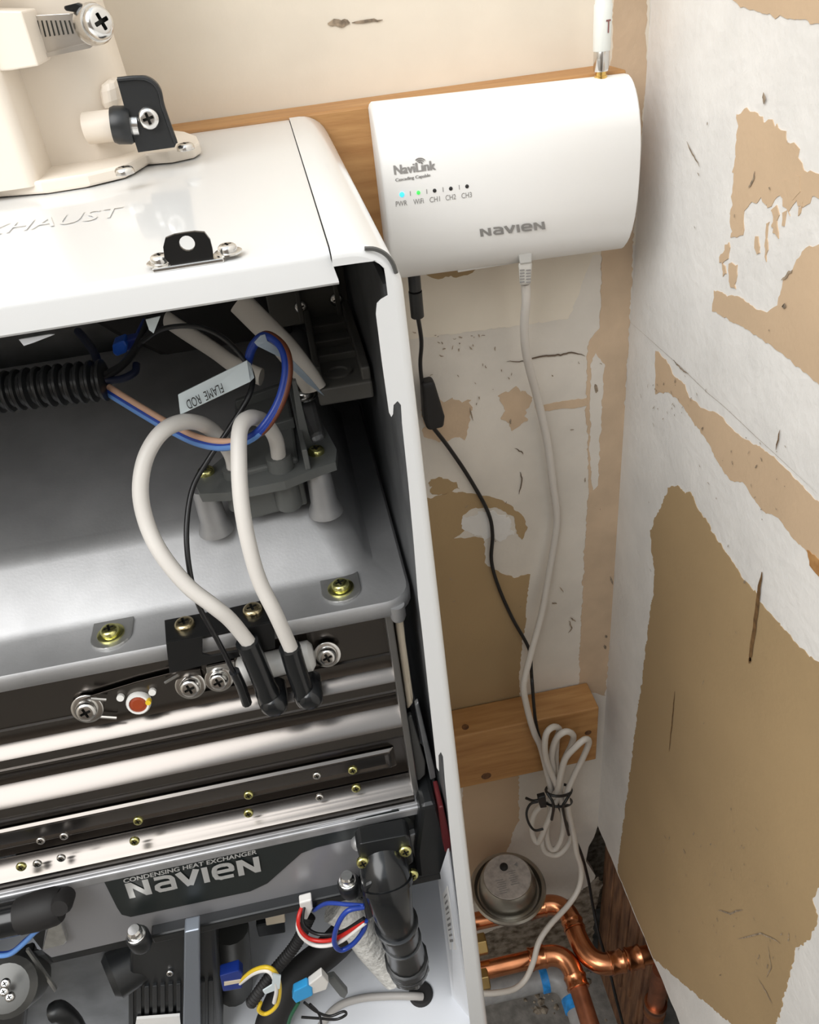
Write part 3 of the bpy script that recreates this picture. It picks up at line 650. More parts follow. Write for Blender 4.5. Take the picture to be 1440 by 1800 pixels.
# grommet, side label, support bars
c = PZ(740, 1748, BZ); m = MB(); m.lathe(V(c.x, c.y, BZ), (0, 0, 1), [(0.0100, 0), (0.0100, 0.0015), (0.0085, 0.0030), (0.005, 0.0030)], 28); gro = m.build('grommet', 'black_matte', ht, smooth=40)
g0, g1, g2, g3 = PY(787, 1492, .2795), PY(829, 1795, .2795), PY(796, 1765, .300), PY(770, 1545, .306)
gn = (g1-g0).cross(g3-g0).normalized()
if gn.x > 0: gn = -gn
def gus(u, v, h=0.0): return g0.lerp(g1, v).lerp(g3.lerp(g2, v), u) + gn*h
gs = MB(); gs.loft([[g0, g1, g2, g3], [p-gn*0.001 for p in (g0, g1, g2, g3)]]); gso = gs.build('corner_gusset', 'white_paint_in', ht)
m = MB(); m.loft([[gus(u, v, 0.0006) for u, v in ((0.30, 0.14), (0.30, 0.52), (0.72, 0.52), (0.72, 0.14))], [gus(u, v, 0.0002) for u, v in ((0.30, 0.14), (0.30, 0.52), (0.72, 0.52), (0.72, 0.14))]]); m.build('data_sticker', 'white_plastic', gso)
m = MB()
for i in range(9):
    v = 0.17+i*0.035; w_ = 0.010+0.004*(i*37 % 3)
    m.add([gus(0.40, v, 0.0008), gus(0.62, v, 0.0008), gus(0.62, v+w_, 0.0008), gus(0.40, v+w_, 0.0008)], [(0, 1, 2, 3)])
m.build('barcode', 'grey_ink', gso)
# upright beam
m = MB(); m.py([(324, 1640), (351, 1634), (352, 1800), (356, 1900), (322, 1900), (322, 1800)], 0.290, 0.010); m.build('support_beam', 'beam', ht, bev=0.001)
# pump motor (ribbed black block)
pm = MB(); pm.py([(228, 1660), (378, 1628), (384, 1740), (392, 1830), (226, 1850)], 0.304, 0.05); pmo = pm.build('pump_motor', 'black_plastic', ht, bev=0.003)
for i in range(11):
    a = 226+i*14
    m = MB(); m.py([(a, 1738-i*1.2), (a+8, 1737-i*1.2), (a+9, 1845), (a, 1845)], 0.3015, 0.003); m.build('cooling_fin', 'black_plastic', pmo, bev=0.0005)
screw(PY(299, 1709, 0.303), (0, -1, 0.2), 0.0026, pmo, 'steel')
m = MB(); c = PY(200, 1715, 0.310); m.lathe(c, (-1, -0.5, 0.1), [(0.016, -0.03), (0.0165, 0), (0.013, 0.004), (0.010, 0.004), (0.009, -0.01)], 20); m.build('pump_port', 'black_plastic', pmo, smooth=40)
m = MB(); m.py([(240, 1792), (316, 1786), (322, 1850), (230, 1850)], 0.2985, 0.002); m.build('motor_sticker', 'white_plastic', pmo)
# metal column and valve body behind the pump
m = MB(); hp = [PY(405, 1630, .345), PY(412, 1700, .345), PY(418, 1800, .345)]; m.tube(hp, 0.014, 16); m.build('heat_pipe', 'dark_metal', ht, smooth=50)
m = MB(); m.py([(465, 1605), (500, 1600), (502, 1622), (468, 1628)], 0.345, 0.01); m.build('small_block', 'cream', ht, bev=0.001)
m = MB(); m.py([(450, 1628), (500, 1618), (502, 1640), (455, 1648)], 0.35, 0.01); m.build('small_block', 'black_plastic', ht, bev=0.001)
# left hand black pipe and fittings
m = MB(); lp_ = [PY(-60, 1632, .296), PY(10, 1616, .296), PY(40, 1609, .296)]; m.tube(lp_, 0.0105, 18); m.build('black_pipe', 'black_gloss', ht, smooth=50)
m = MB(); lp_ = [PY(36, 1610, .296), PY(70, 1600, .296), PY(98, 1592, .296), (PY(108, 1590, .296))]; m.tube(lp_, [.0108, .0118, .0112, .0095], 18); m.lathe(PY(108, 1590, .292), (0, -1, 0.5), [(0.0055, -0.01), (0.0065, 0.0), (0.005, 0.004)], 14); m.build('pipe_union', 'black_matte', ht, smooth=50)
m = MB(); m.lathe(PY(14, 1735, .300), (0.1, -0.6, 0.8), [(0.019, -0.03), (0.019, 0), (0.015, 0.004), (0.008, 0.005)], 24); vl = m.build('valve_head', 'dark_metal', ht, smooth=35)
for a, b in ((8, 1742), (18, 1752), (10, 1728)): screw(PY(a, b, .293), (0.1, -0.6, 0.8), 0.003, vl, 'steel')
m = MB(); m.py([(-30, 1760), (45, 1732), (50, 1740), (30, 1900), (-30, 1900)], 0.303, 0.03); m.build('valve_body', 'black_metal', ht, bev=0.002)
m = MB(); m.py([(45, 1672), (50, 1670), (100, 1740), (96, 1745)], 0.31, 0.002); m.build('bracket_edge', 'galv', ht)
m = MB(); m.py([(20, 1690), (235, 1645), (232, 1860), (10, 1870)], 0.322, 0.004); m.build('shade_bracket', 'grey_liner', ht)  # bracket enlarged and darkened to paint in the interior shadow
m = MB(); m.tube(crv([PY(*q) for q in ((94, 1780, .30), (105, 1778, .30), (128, 1800, .30), (150, 1850, .30))], 4), 0.007, 12); m.build('hose_stub', 'black_plastic', ht, smooth=50)
# heater body seen through: black cable trunk
m = MB(); m.tube(crv([PY(*q) for q in ((650, 1590, .345), (590, 1660, .335), (520, 1720, .322), (480, 1790, .305), (465, 1850, .30))], 5), 0.0125, 14); m.build('black_hose', 'black_matte', ht, smooth=60)
# ---------------------------------------------------------------- ignition block, thermostats on the stainless front
ig = MB(); IY = 0.316
c0, c1 = PY(432, 1178, IY), PY(545, 1152, IY)
ax = (c1-c0).normalized()
ig.lathe(c0, ax, [(0.006, -0.004), (0.0085, -0.002), (0.0085, 0.004), (0.0072, 0.006), (0.0072, (c1-c0).length-0.006), (0.0085, (c1-c0).length-0.005), (0.0085, (c1-c0).length), (0.006, (c1-c0).length+0.002)], 20)
igo = ig.build('igniter', 'ceramic', hx, smooth=40)
m = MB(); m.py([(560, 1140), (590, 1134), (592, 1166), (582, 1170), (564, 1172)], 0.321, 0.0015); m.build('igniter_plate', 'steel', hx, bev=0.0004)
screw(PY(575, 1150, 0.3205), (0, -1, 0.3), 0.0052, hx, 'steel', 1)
m = MB(); m.py([(362, 1174), (412, 1163), (414, 1192), (404, 1206), (380, 1210), (364, 1196)], 0.321, 0.0015); m.build('igniter_plate', 'steel', hx, bev=0.0004)
screw(PY(385, 1193, 0.3205), (0, -1, 0.3), 0.0052, hx, 'steel', 1)
m = MB(); m.py([(138, 1232), (168, 1222), (240, 1200), (318, 1180), (352, 1176), (360, 1214), (330, 1222), (262, 1240), (196, 1258), (150, 1268)], 0.3215, 0.0012); tp = m.build('thermostat_bracket', 'chrome', hx, bev=0.0004)
screw(PY(335, 1204, 0.321), (0, -1, 0.3), 0.0056, hx, 'steel', 1)
screw(PY(154, 1245, 0.321), (0, -1, 0.3), 0.0058, hx, 'steel', 1)
m = MB(); c = PY(245, 1232, 0.321); m.lathe(c, (0, -1, 0.3), [(0.0066, 0), (0.0066, 0.003), (0.0058, 0.0042), (0.0048, 0.0042), (0.0048, 0.0030)], 20); ths = m.build('thermostat', 'ceramic', hx, smooth=40)
m = MB(); m.lathe(c, (0, -1, 0.3), [(0.0049, 0.0028), (0.0049, 0.0034), (0.003, 0.0040)], 16); m.build('thermostat_disc', 'orange_disc', hx)
m = MB(); m.lathe(PY(261, 1234, 0.3165), (0, -1, 0.3), [(0.0015, -0.002), (0.0015, 0.001)], 10); m.build('thermostat_dot', 'yellow_wire', hx)
m = MB(); m.lathe(PY(212, 1226, 0.320), (0, -1, 0.3), [(0.0020, -0.001), (0.0020, 0.001)], 12); m.lathe(PY(268, 1216, 0.320), (0, -1, 0.3), [(0.0020, -0.001), (0.0020, 0.001)], 12); m.build('thermostat_ear', 'ceramic', hx)
for q in (((160, 1228), (187, 1230)), ((176, 1260), (205, 1262)), ((290, 1200), (314, 1186))):
    m = MB(); m.tube([PY(*q[0], .319), PY(*q[1], .319)], 0.0009, 6); m.build('spring_clip', 'steel', hx)
# ---------------------------------------------------------------- grey plastic mixing bracket on posts above the housing
def bodyz(y): return FL+0.032+sl_(y)
fm = MB(); GZ = -0.2125
fm.pz([(343, 850), (370, 822), (420, 780), (480, 740), (560, 730), (592, 790), (590, 812), (560, 822), (500, 846), (420, 862), (400, 866), (352, 868)], GZ, 0.005)
fmo = fm.build('gas_manifold', 'grey_plastic', ht, bev=0.0015)
m = MB(); m.pz([(412, 700), (500, 668), (512, 720), (524, 804), (418, 831), (412, 780)], GZ+0.003, 0.030); m.build('manifold_block', 'grey_plastic', fmo, bev=0.0015)
for q in ([(414, 702), (500, 672), (500, 676), (414, 706)], [(418, 760), (516, 732), (516, 736), (418, 764)]): MB().pz(q, GZ+0.008, 0.006).build('manifold_rib', 'grey_plastic', fmo, bev=0.0005)
MB().pz([(505, 672), (512, 670), (540, 790), (530, 792)], GZ+0.012, 0.012).build('manifold_rib', 'grey_plastic', fmo, bev=0.0006)
yM = PZ(470, 820, GZ).y
MB().py([(458, 862), (476, 858), (478, 880), (460, 884)], yM-0.0035, 0.004).build('manifold_slot', 'black_matte', fmo, bev=0.0004)
m = MB(); m.tube([PY(489, 800, yM-0.004), PY(500, 842, yM-0.004), PY(509, 886, yM-0.002)], [0.0066, 0.0068, 0.0070], 16); m.build('cable_socket', 'grey_plastic', fmo, smooth=50)
m = MB(); m.tube([PY(410, 822, yM-0.003), PY(416, 850, yM-0.003), PY(421, 890, yM-0.002)], 0.0056, 16); m.build('cable_socket', 'grey_plastic', fmo, smooth=50)
m = MB(); m.py([(513, 672), (520, 668), (545, 770), (568, 806), (540, 812), (528, 770)], PZ(540, 790, GZ).y, 0.003); m.build('stiffening_rib', 'grey_plastic', fmo, bev=0.0006)
for a, b in ((379, 925), (572, 893)):
    p = PZ(a, b, FL+0.0325); yb = p.y; base = V(p.x, yb, bodyz(yb)-0.002)
    m = MB(); m.lathe(base, (0, 0, 1), [(0.0095, 0), (0.0088, 0.003), (0.0072, 0.007), (0.0064, GZ-0.005-(bodyz(yb)-0.002))], 20); m.build('post', 'cast_alu', fmo, smooth=50)
for a, b in ((361, 826), (555, 790)):
    c = PZ(a, b, GZ+0.002); screw(V(c.x, c.y, GZ), (0, 0, 1), 0.0044, fmo, 'zinc', 0)
# rear cast duct under the grey bracket
m = MB(); m.pz([(510, 690), (552, 690), (570, 760), (545, 770)], GZ+0.004, 0.02); m.build('cast_duct', 'cast_alu', ht, bev=0.003)
screw(PZ(535, 697, GZ+0.006), (0, 0, 1), 0.0055, ht, 'steel', 1)
# dark bracket in the top right rear
db = MB(); BZt = -0.186
db.box((-0.001, 0.385, BZt-0.010), (0.0285, 0.50, BZt)); dbo = db.build('support_bracket', 'dark_bracket', ht, bev=0.0012)
MB().box((-0.022, 0.490, BZt-0.004), (0.0285, 0.4955, -0.120)).build('bracket_plate', 'dark_bracket', dbo, bev=0.001)
MB().box((0.0235, 0.388, BZt-0.001), (0.0285, 0.49, BZt+0.007)).build('bracket_flange', 'dark_bracket', dbo, bev=0.001)
MB().box((-0.001, 0.40, BZt-0.001), (0.003, 0.49, BZt+0.006)).build('bracket_flange', 'dark_bracket', dbo, bev=0.001)
for y in (0.418, 0.438, 0.462): MB().box((0.002, y, BZt-0.001), (0.0245, y+0.003, BZt+0.004)).build('bracket_rib', 'dark_bracket', dbo, bev=0.0005)
for x in (-0.004, 0.020): MB().box((x, 0.484, BZt-0.001), (x+0.003, 0.491, -0.122)).build('bracket_rib', 'dark_bracket', dbo, bev=0.0005)
m = MB(); m.lathe(V(0.012, 0.402, BZt-0.001), (0, 0, 1), [(0.0078, 0), (0.0078, 0.0022), (0.0055, 0.0022), (0.005, 0.0012), (0.002, 0.0012)], 20); m.build('bracket_boss', 'dark_bracket', dbo, smooth=40)
for a, b in ((529, 539), (591, 526)): screw(PY(a, b, 0.4895), (0, -1, 0.2), 0.0042, dbo, 'steel', 0)
# black fan duct at the rear
m = MB(); m.prism([PY(a, b, 0.515) for a, b in ((150, 560), (505, 470), (520, 640), (420, 690), (200, 590))], (0, 0.035, 0)); m.build('fan_duct', 'black_matte', ht, bev=0.004)
# ================================================================ FLUE ADAPTER on the heater top
fl = thing('flue_adapter', 'ivory plastic flue collar bolted on top of the water heater', 'flue collar', V(-0.15, 0.49, ZT))
TZ = ZT-0.0004
m = MB(); fb = [(-40, 352), (0, 347), (78, 341), (160, 328), (222, 313), (243, 302), (262, 290), (300, 287), (345, 277), (355, 270), (350, 258), (330, 250), (250, 240), (-40, 290)]
m.prism([PZ(a, b, TZ) for a, b in fb], (0, 0, 0.006)); m.build('base_flange', 'ivory_plastic', fl, bev=0.0012)
# front box (catches the daylight) and recessed body
def col_loft(y0, y1, x0, x1, z0, z1, dx=0.0, r=0.006):
    return MB().loft([rrect(x0, x1, y0, y1, z0, r), rrect(x0, x1-dx, y0, y1, z1, r)])
col_loft(0.437, 0.53, -0.30, -0.1165, TZ+0.004, 0.16).build('front_housing', 'ivory_plastic', fl, smooth=40)
col_loft(0.474, 0.545, -0.20, -0.072, TZ+0.004, 0.16, dx=0.012, r=0.02).build('collar_body', 'ivory_plastic', fl, smooth=40)
m = MB(); m.lathe(PY(193, 221, .468), (1, -0.15, 0), [(0.0075, -0.012), (0.0075, 0.002), (0.006, 0.006)], 20); m.build('sampling_boss', 'ivory_plastic', fl, smooth=40)
m = MB(); m.prism([PY(a, b, 0.470) for a, b in ((172, 148), (204, 138), (212, 190), (180, 200))], (0, 0.02, 0)); m.build('side_lug', 'ivory_plastic', fl, bev=0.004)
m = MB(); m.prism([PY(a, b, 0.441) for a, b in ((-60, 18), (38, 20), (68, 116), (18, 124), (-60, 128))], (0, 0.03, 0)); m.build('clamp_lug', 'ivory_plastic', fl, bev=0.003)
for a, b in ((219, 301), (326, 259)):
    c = PZ(a, b, TZ+0.008); screw(V(c.x, c.y, TZ+0.0068), (0, 0, 1), 0.0046, fl, 'steel', 0)
# hose clamp
hc = MB(); HY = 0.466
def band(px): return [PY(a, b, HY) for a, b in px]
hc.prism(band([(38, 28), (150, 22), (160, 76), (70, 100), (62, 88)]), (0, 0.0012, 0)); hb = hc.build('hose_clamp', 'clamp_band', fl, bev=0.0004)
for i in range(12):
    x = 56+i*8
    m = MB(); m.prism([PY(x, 36, HY-0.0003), PY(x+2.6, 36, HY-0.0003), PY(x+9.5, 66-i*0.9, HY-0.0003), PY(x+7, 67-i*0.9, HY-0.0003)], (0, 0.0004, 0)); m.build('clamp_slot', 'recess', hb)
m = MB(); m.prism(band([(68, 96), (158, 74), (166, 78), (160, 84), (74, 102)]), (0, -0.002, 0)); m.build('clamp_edge', 'clamp_band', hb)
m = MB(); m.prism([PY(a, b, HY-0.001) for a, b in ((115, 10), (140, 4), (160, 12), (168, 64), (150, 70), (143, 22), (118, 18))], (0, -0.006, 0)); m.build('clamp_housing', 'black_metal', hb, bev=0.0008)
c = PY(166, 42, HY-0.004); m = MB(); m.lathe(c, (0.55, -0.8, 0.1), [(0.0088, -0.004), (0.0088, 0.001), (0.0080, 0.003)], 24); m.build('clamp_collar', 'steel', hb, smooth=40)
screw(c+Vector((0.55, -0.8, 0.1)).normalized()*0.003, (0.55, -0.8, 0.1), 0.0072, hb, 'steel', 0)
# black test port clip
pcp = crv([PY(a, b, 0.452) for a, b in ((205, 139), (235, 136), (255, 136), (272, 146), (282, 162), (288, 190), (310, 252))], 3)+[PY(307, 259, .452), PY(243, 268, .452), PY(226, 215, .452)]
m = MB(); m.prism(pcp, (0, 0.008, 0)); clip = m.build('port_clip', 'black_plastic', fl, bev=0.0008)
rim = crv([PY(a, b, 0.4515) for a, b in ((207, 140), (235, 137), (255, 138), (271, 147), (281, 163), (287, 190), (309, 252))], 3)
m = MB(); m.tube(rim, 0.0011, 8); m.build('clip_rim', 'black_plastic', clip, smooth=50)
screw(PY(262, 208, 0.4515), (0, -1, 0.1), 0.0052, clip, 'steel', 0, 0.2)
m = MB(); m.lathe(PY(205, 220, .455), (1, 0, -0.12), [(0.0080, -0.002), (0.0088, 0), (0.0088, 0.006), (0.0080, 0.0075)], 24); m.build('port_cap', 'black_plastic', fl, smooth=40)
m = MB(); m.lathe(PY(222, 220, .455), (1, 0, -0.12), [(0.0052, 0), (0.0052, 0.006), (0.003, 0.006)], 16); m.build('port_nut', 'steel', fl, smooth=40)
# ================================================================ WI-FI CONTROL BOX
nv = thing('wifi_control_box', 'white plastic wireless control box with status lights on the wall', 'control box', V(0.15, 0.555, -0.19))
NX0, NX1 = PY(650, 182, .55).x, PY(1118, 160, .545).x
tilt = 0.024
ztl = PY(655, 181, .555).z-CZ; NH = 0.113
def nz(x, t): return ztl - (x-NX0)*tilt - t*NH          # t: 0 top .. 1 bottom
def nyf(t):                                               # bulged front
    t = max(0.0, min(1.0, t)); return 0.5545 - 0.0255*(max(0, 1-abs(2*t-1.0)**2.6))**0.62
def nyf2(t): return nyf(t)
m = MB(); loops = []
tsp = [0, 0.012, 0.03, 0.06, 0.1, 0.16, 0.25, 0.35, 0.45, 0.55, 0.65, 0.75, 0.84, 0.9, 0.94, 0.97, 0.988, 1.0]
for x, ins in ((NX0, 0.0035), (NX0+0.0008, 0.0014), (NX0+0.0024, 0.0), (NX1-0.0016, 0.0), (NX1-0.0006, 0.0010), (NX1, 0.0028)):
    lp = [V(x, 0.5615, nz(x, 0)-ins)] + [V(x, nyf(t)+ins*0.7, nz(x, t)+(-ins if t < 0.5 else ins)*(abs(2*t-1)**4)) for t in tsp] + [V(x, 0.5615, nz(x, 1)+ins)]
    loops.append(lp)
m.loft(loops); nb = m.build('housing', 'white_plastic', nv, smooth=35)
def nsurf(px, py):
    """point of the bulged front seen at a pixel"""
    y = 0.54
    for _ in range(12):
        p = PY(px, py, y); t = (nz(p.x, 0)-(p.z-CZ))/NH; y = 0.5*y+0.5*nyf(t)
    return PY(px, py, y)
def nmap(px_a, px_b, px_c):
    a, b, c = (Vector((q[0], q[1], 0)) for q in (px_a, px_b, px_c))
    def f(x, y):
        q = a+(b-a)*x+(c-a)*y; return nsurf(q.x, q.y)
    return f
f1 = nmap((845, 416), (958, 402), (843, 402.5))
decal('word_mark', [([Vector((v.x/5.55, v.y, 0)) for v in g[0]], g[1]) for g in logo()], f1, 'grey_ink', nv)
def ntext(name, txt, a, b, c, mt, hgt=0.72, bold=0):
    vs, fs = text_geo(txt); tw = max(v.x for v in vs); x0 = min(v.x for v in vs)
    f = nmap(a, b, c); gs = [([Vector(((v.x-x0)/(tw-x0), v.y/hgt, 0)) for v in vs], fs)]
    for k in range(1, bold+1): gs.append(([v+Vector((0.012*k, 0, 0)) for v in gs[0][0]], fs))
    return decal(name, gs, f, mt, nv)
ntext('product_name', 'NaviLink', (693, 307), (765, 298), (691, 290), 'grey_ink', bold=2)
ntext('small_print', 'Cascading Capable', (695, 319), (756, 310), (694.5, 313.5), 'grey_ink', bold=1)
for i, (tx, x) in enumerate((('PWR', 696), ('WiFi', 727), ('CH1', 755.5), ('CH2', 783.5), ('CH3', 811.5))):
    y = 363-i*3.6; wd = 20 if i == 0 else 18
    ntext('light_name', tx, (x, y), (x+wd, y-2.4), (x-0.6, y-9.5), 'grey_ink')
for i in range(3):   # radio arcs over the name
    R_ = 4+i*3.4; pts = [(738.5+R_*math.cos(math.radians(g)), 288-R_*math.sin(math.radians(g))*0.95) for g in range(40, 145, 10)]
    P = [nsurf(*q)-Vector((0, 0.0003, 0)) for q in pts]; m = MB(); m.tube(P, 0.00035, 5); m.build('radio_arc', 'grey_ink', nv)
for i, (x, y) in enumerate(((706.5, 342), (735.5, 338.5), (764, 335), (792.5, 331.5), (821, 327.5))):
    p = nsurf(x, y); m = MB(); r_ = 0.0016 if i == 0 else 0.0012
    m.lathe(p+Vector((0, 0.001, 0)), (0, -1, 0), [(r_, 0), (r_, 0.0013), (r_*0.6, 0.0016)], 16); o = m.build('status_light', ['led_blue', 'led_green', 'ink', 'ink', 'ink'][i], nv, smooth=40)
    if i < 2: lab(o, ['lit blue status light', 'lit green status light'][i])
for x, y in ((721, 340), (750, 336.5), (778.5, 333), (807, 329)):
    a, b = nsurf(x, y-4), nsurf(x+0.6, y+4); m = MB(); m.tube([a-Vector((0, .0002, 0)), b-Vector((0, .0002, 0))], 0.0002, 4); m.build('divider', 'grey_ink', nv)
# bottom step of the housing
m = MB(); m.box((NX0+0.050, 0.5555, nz(NX0+0.09, 1)-0.0012), (NX1-0.035, 0.5610, nz(NX0+0.09, 1)+0.004)); m.build('lower_lip', 'white_plastic', nv, bev=0.0006)
# antenna
ab = PY(1056.5, 128, 0.5565); m = MB(); ztp = nz(ab.x, 0)
ab = V(ab.x, 0.5565, ztp-0.001); m.lathe(ab, (0, 0, 1), [(0.0042, 0), (0.0042, 0.002), (0.0034, 0.002), (0.0034, 0.006)], 12); m.build('antenna_connector', 'gold', nv, smooth=40)
m = MB(); m.lathe(ab+Vector((0, 0, 0.0045)), (0, 0, 1), [(0.0046, 0), (0.0050, 0.001), (0.0050, 0.011), (0.0046, 0.012)], 16); m.build('antenna_nut', 'steel', nv, smooth=30)
m = MB(); m.lathe(ab+Vector((0, 0, 0.016)), (0, 0, 1), [(0.0054, 0), (0.0056, 0.001), (0.0058, 0.025), (0.0052, 0.026), (0.0052, 0.13), (0.003, 0.133)], 24); an = m.build('antenna', 'antenna_white', nv, smooth=40)
# letter printed on the antenna barrel
for ch_, ang, zz0 in (('T', 14, 0.0165), ('T', 16.5, 0.0165), ('T', 19, 0.0165)):
    vs, fs = text_geo(ch_)
    def fa(x, y):
        g = math.radians(ang)+(x-0.3)*0.9; r_ = 0.00605
        return ab+Vector((r_*math.sin(g), -r_*math.cos(g), 0.016+0.010+y*0.0105))
    m = MB(); m.add([fa(v.x, v.y) for v in vs], fs); m.build('printed_letter', 'maroon_ink', an)
# ================================================================ NETWORK CABLE
ec = thing('network_cable', 'off white network cable hanging from the control box in a tied coil', 'cable', PY(980, 1510, .55))
m = MB()
m.loft([[PY(a, b, .552) for a, b in ((910, 441), (936, 438), (935, 462), (914, 465))], [PY(a, b, .540) for a, b in ((910, 441), (936, 438), (935, 462), (914, 465))]]); m.build('plug', 'clear_plug', ec, bev=0.001)
m = MB(); m.loft([[PY(a, b, .553) for a, b in ((911, 462), (936, 460), (933, 500), (914, 502))], [PY(a, b, .541) for a, b in ((911, 462), (936, 460), (933, 500), (914, 502))]]); m.build('plug_boot', 'plug_grey', ec, bev=0.0015)
for i in range(5):
    for dx in (0, 11):
        y = 474+i*5.2; m = MB(); m.prism([PY(914+dx, y, .5408), PY(922+dx, y-0.7, .5408), PY(922+dx, y+1.6, .5408), PY(914+dx, y+2.3, .5408)], (0, -0.0004, 0)); m.build('boot_slot', 'grey_ink', ec)
def c5(x, y, yy=.545): return PY(880+x/6.665, 1250+y/6.665, yy)
path = [PY(*q) for q in ((924, 498, .547), (925, 530, .550), (922, 572, .556), (926, 625, .565), (945, 700, .580), (962, 775, .586), (972, 850, .588), (979, 905, .588), (976, 945, .588), (965, 1010, .586), (952, 1080, .580), (936, 1140, .568), (923, 1190, .556), (921, 1215, .551), (930, 1258, .548), (940, 1290, .548))]
coil = [c5(470, 420, .548), c5(540, 700, .546), c5(590, 950, .545), c5(575, 1200, .546), c5(540, 1420, .545), c5(580, 1600, .541), c5(660, 1600, .540), c5(730, 1420, .541), c5(730, 1150, .541), c5(690, 960, .541), c5(650, 850, .538), c5(575, 680, .536), c5(520, 480, .533), c5(535, 270, .533), c5(620, 185, .537), c5(690, 215, .545), c5(660, 330, .551), c5(650, 600, .550), c5(690, 900, .548),
        c5(760, 1120, .549), c5(830, 1330, .548), c5(810, 1530, .545), c5(680, 1680, .543), c5(540, 1660, .545), c5(490, 1540, .549), c5(560, 1300, .551), c5(620, 1000, .551), c5(620, 700, .543), c5(600, 520, .539), c5(650, 330, .535), c5(760, 240, .533), c5(850, 280, .537), c5(830, 400, .544), c5(730, 620, .546), c5(700, 900, .5435),
        c5(610, 1150, .538), c5(530, 1350, .536), c5(440, 1540, .538), c5(370, 1420, .543), c5(390, 1220, .545), c5(500, 1090, .542), c5(650, 960, .5365), c5(700, 780, .532), c5(760, 560, .529), c5(880, 420, .527), c5(990, 330, .529), c5(1035, 370, .534), c5(960, 560, .538), c5(860, 760, .538), c5(780, 960, .536), c5(790, 1120, .534), c5(830, 1330, .532), c5(870, 1500, .530)]
tail = [PY(*q) for q in ((1014, 1500, .528), (1022, 1528, .524), (1018, 1560, .515), (1000, 1590, .503), (968, 1625, .486), (948, 1655, .472), (938, 1690, .458), (925, 1720, .448), (905, 1738, .440), (875, 1745, .436), (840, 1747, .436), (790, 1752, .436))]
m = MB(); m.tube(crv(path+coil+tail, 5), 0.0035, 10); m.build('cable', 'ethernet', ec, smooth=60)
# cable tie
ct = thing('cable_tie', 'black plastic cable tie cinched around the coiled network cable', 'cable tie', c5(690, 1150, .54))
ctr = c5(690, 1000, .540)
def ring(cx, cy, rx, ry, yy, n=24, tilt_=0):
    return [c5(cx+rx*math.cos(2*math.pi*k/n), cy+ry*math.sin(2*math.pi*k/n), yy-0.0145*math.sin(2*math.pi*k/n)) for k in range(n+1)]
m = MB(); m.tube(ring(682, 925, 150, 72, .541), 0.0017, 8); m.tube(ring(685, 1060, 148, 60, .541), 0.0017, 8)
m.tube(crv([c5(545, 960, .533), c5(610, 1060, .525), c5(620, 1150, .526), c5(600, 1270, .530)], 4), 0.0017, 8); m.tube(crv([c5(825, 950, .533), c5(760, 1060, .525), c5(730, 1120, .525), c5(760, 1290, .526), c5(800, 1450, .528)], 4), 0.0017, 8)
m.build('strap', 'black_plastic', ct, smooth=60)
m = MB(); m.prism([c5(a, b, .531) for a, b in ((440, 1020), (530, 995), (545, 1130), (470, 1140), (450, 1080))], (0, 0.006, 0)); m.build('lock_head', 'black_plastic', ct, bev=0.0008)
m = MB(); m.tube(crv([c5(300, 1020, .533), c5(380, 1050, .533), c5(450, 1040, .533)], 4), 0.0016, 8); m.tube(crv([c5(440, 1060, .534), c5(350, 1090, .534), c5(305, 1190, .532), c5(330, 1310, .530), c5(400, 1395, .529), c5(500, 1380, .529)], 5), 0.0015, 8); m.build('tie_tail', 'black_plastic', ct, smooth=60)
# ================================================================ POWER CABLE
pc = thing('power_cable', 'thin black power lead with ferrite choke hanging beside the water heater', 'cable', PY(1095, 1800, .42))
m = MB(); m.tube([PY(727, 474, .556), PY(730, 510, .557)], 0.0046, 14); m.tube([PY(730, 512, .557), PY(734, 556, .560)], 0.0050, 14); m.build('plug', 'black_plastic', pc, smooth=40)
m = MB(); m.tube(crv([PY(*q) for q in ((734, 552, .560), (741, 600, .572), (739, 640, .582), (743, 684, .587))], 5), 0.0017, 8)
m.tube(crv([PY(*q) for q in ((762, 752, .588), (790, 788, .592), (825, 840, .594), (858, 900, .595), (866, 940, .595), (864, 985, .595), (876, 1030, .595), (900, 1085, .595), (930, 1140, .590), (934, 1175, .575), (936, 1205, .5560), (942, 1270, .5565), (955, 1320, .5565), (965, 1360, .557), (975, 1400, .558), (1000, 1455, .557), (1020, 1495, .548), (1034, 1545, .535), (1042, 1590, .520), (1052, 1640, .495), (1070, 1700, .462), (1082, 1750, .438), (1096, 1805, .415), (1104, 1850, .40))], 5), 0.0019, 8); m.build('cable', 'black_wire', pc, smooth=60)
m = MB(); P = [PY(a, b, .580) for a, b in ((742, 676), (764, 671), (783, 734), (781, 752), (752, 758), (746, 740))]; m.prism(P, (0, 0.014, 0)); m.build('ferrite_choke', 'black_matte', pc, bev=0.003, seg=3)
# ================================================================ PIPES BELOW
PZC = -1.045; PR = 0.0111
def pcx(q): return PZ(q[0], q[1], PZC)
def sleeve(par, a, b, r=PR+0.0022, mt='copper', nm='coupling', bead=True):
    a, b = Vector(a), Vector(b); L = (b-a).length; m = MB()
    pr = [(PR, 0), (r+0.0008, 0.0006), (r+0.0010, 0.003), (r, 0.0045), (r, L-0.0045), (r+0.0010, L-0.003), (r+0.0008, L-0.0006), (PR, L)] if bead and L > 0.012 else [(PR, 0), (r, 0.001), (r, L-0.001), (PR, L)]
    m.lathe(a, b-a, pr, 24); return m.build(nm, mt, par, smooth=45)
def elbow(par, a, c, b, r=PR+0.0018, mt='copper'):
    a, c, b = Vector(a), Vector(c), Vector(b); P = []
    for k in range(13):
        t = k/12; P.append(a*(1-t)**2+c*2*t*(1-t)+b*t*t)
    m = MB(); m.tube(P, r, 20); return m.build('elbow', mt, par, smooth=50)
yA = pcx((900, 1605)).y; yB = pcx((900, 1690)).y
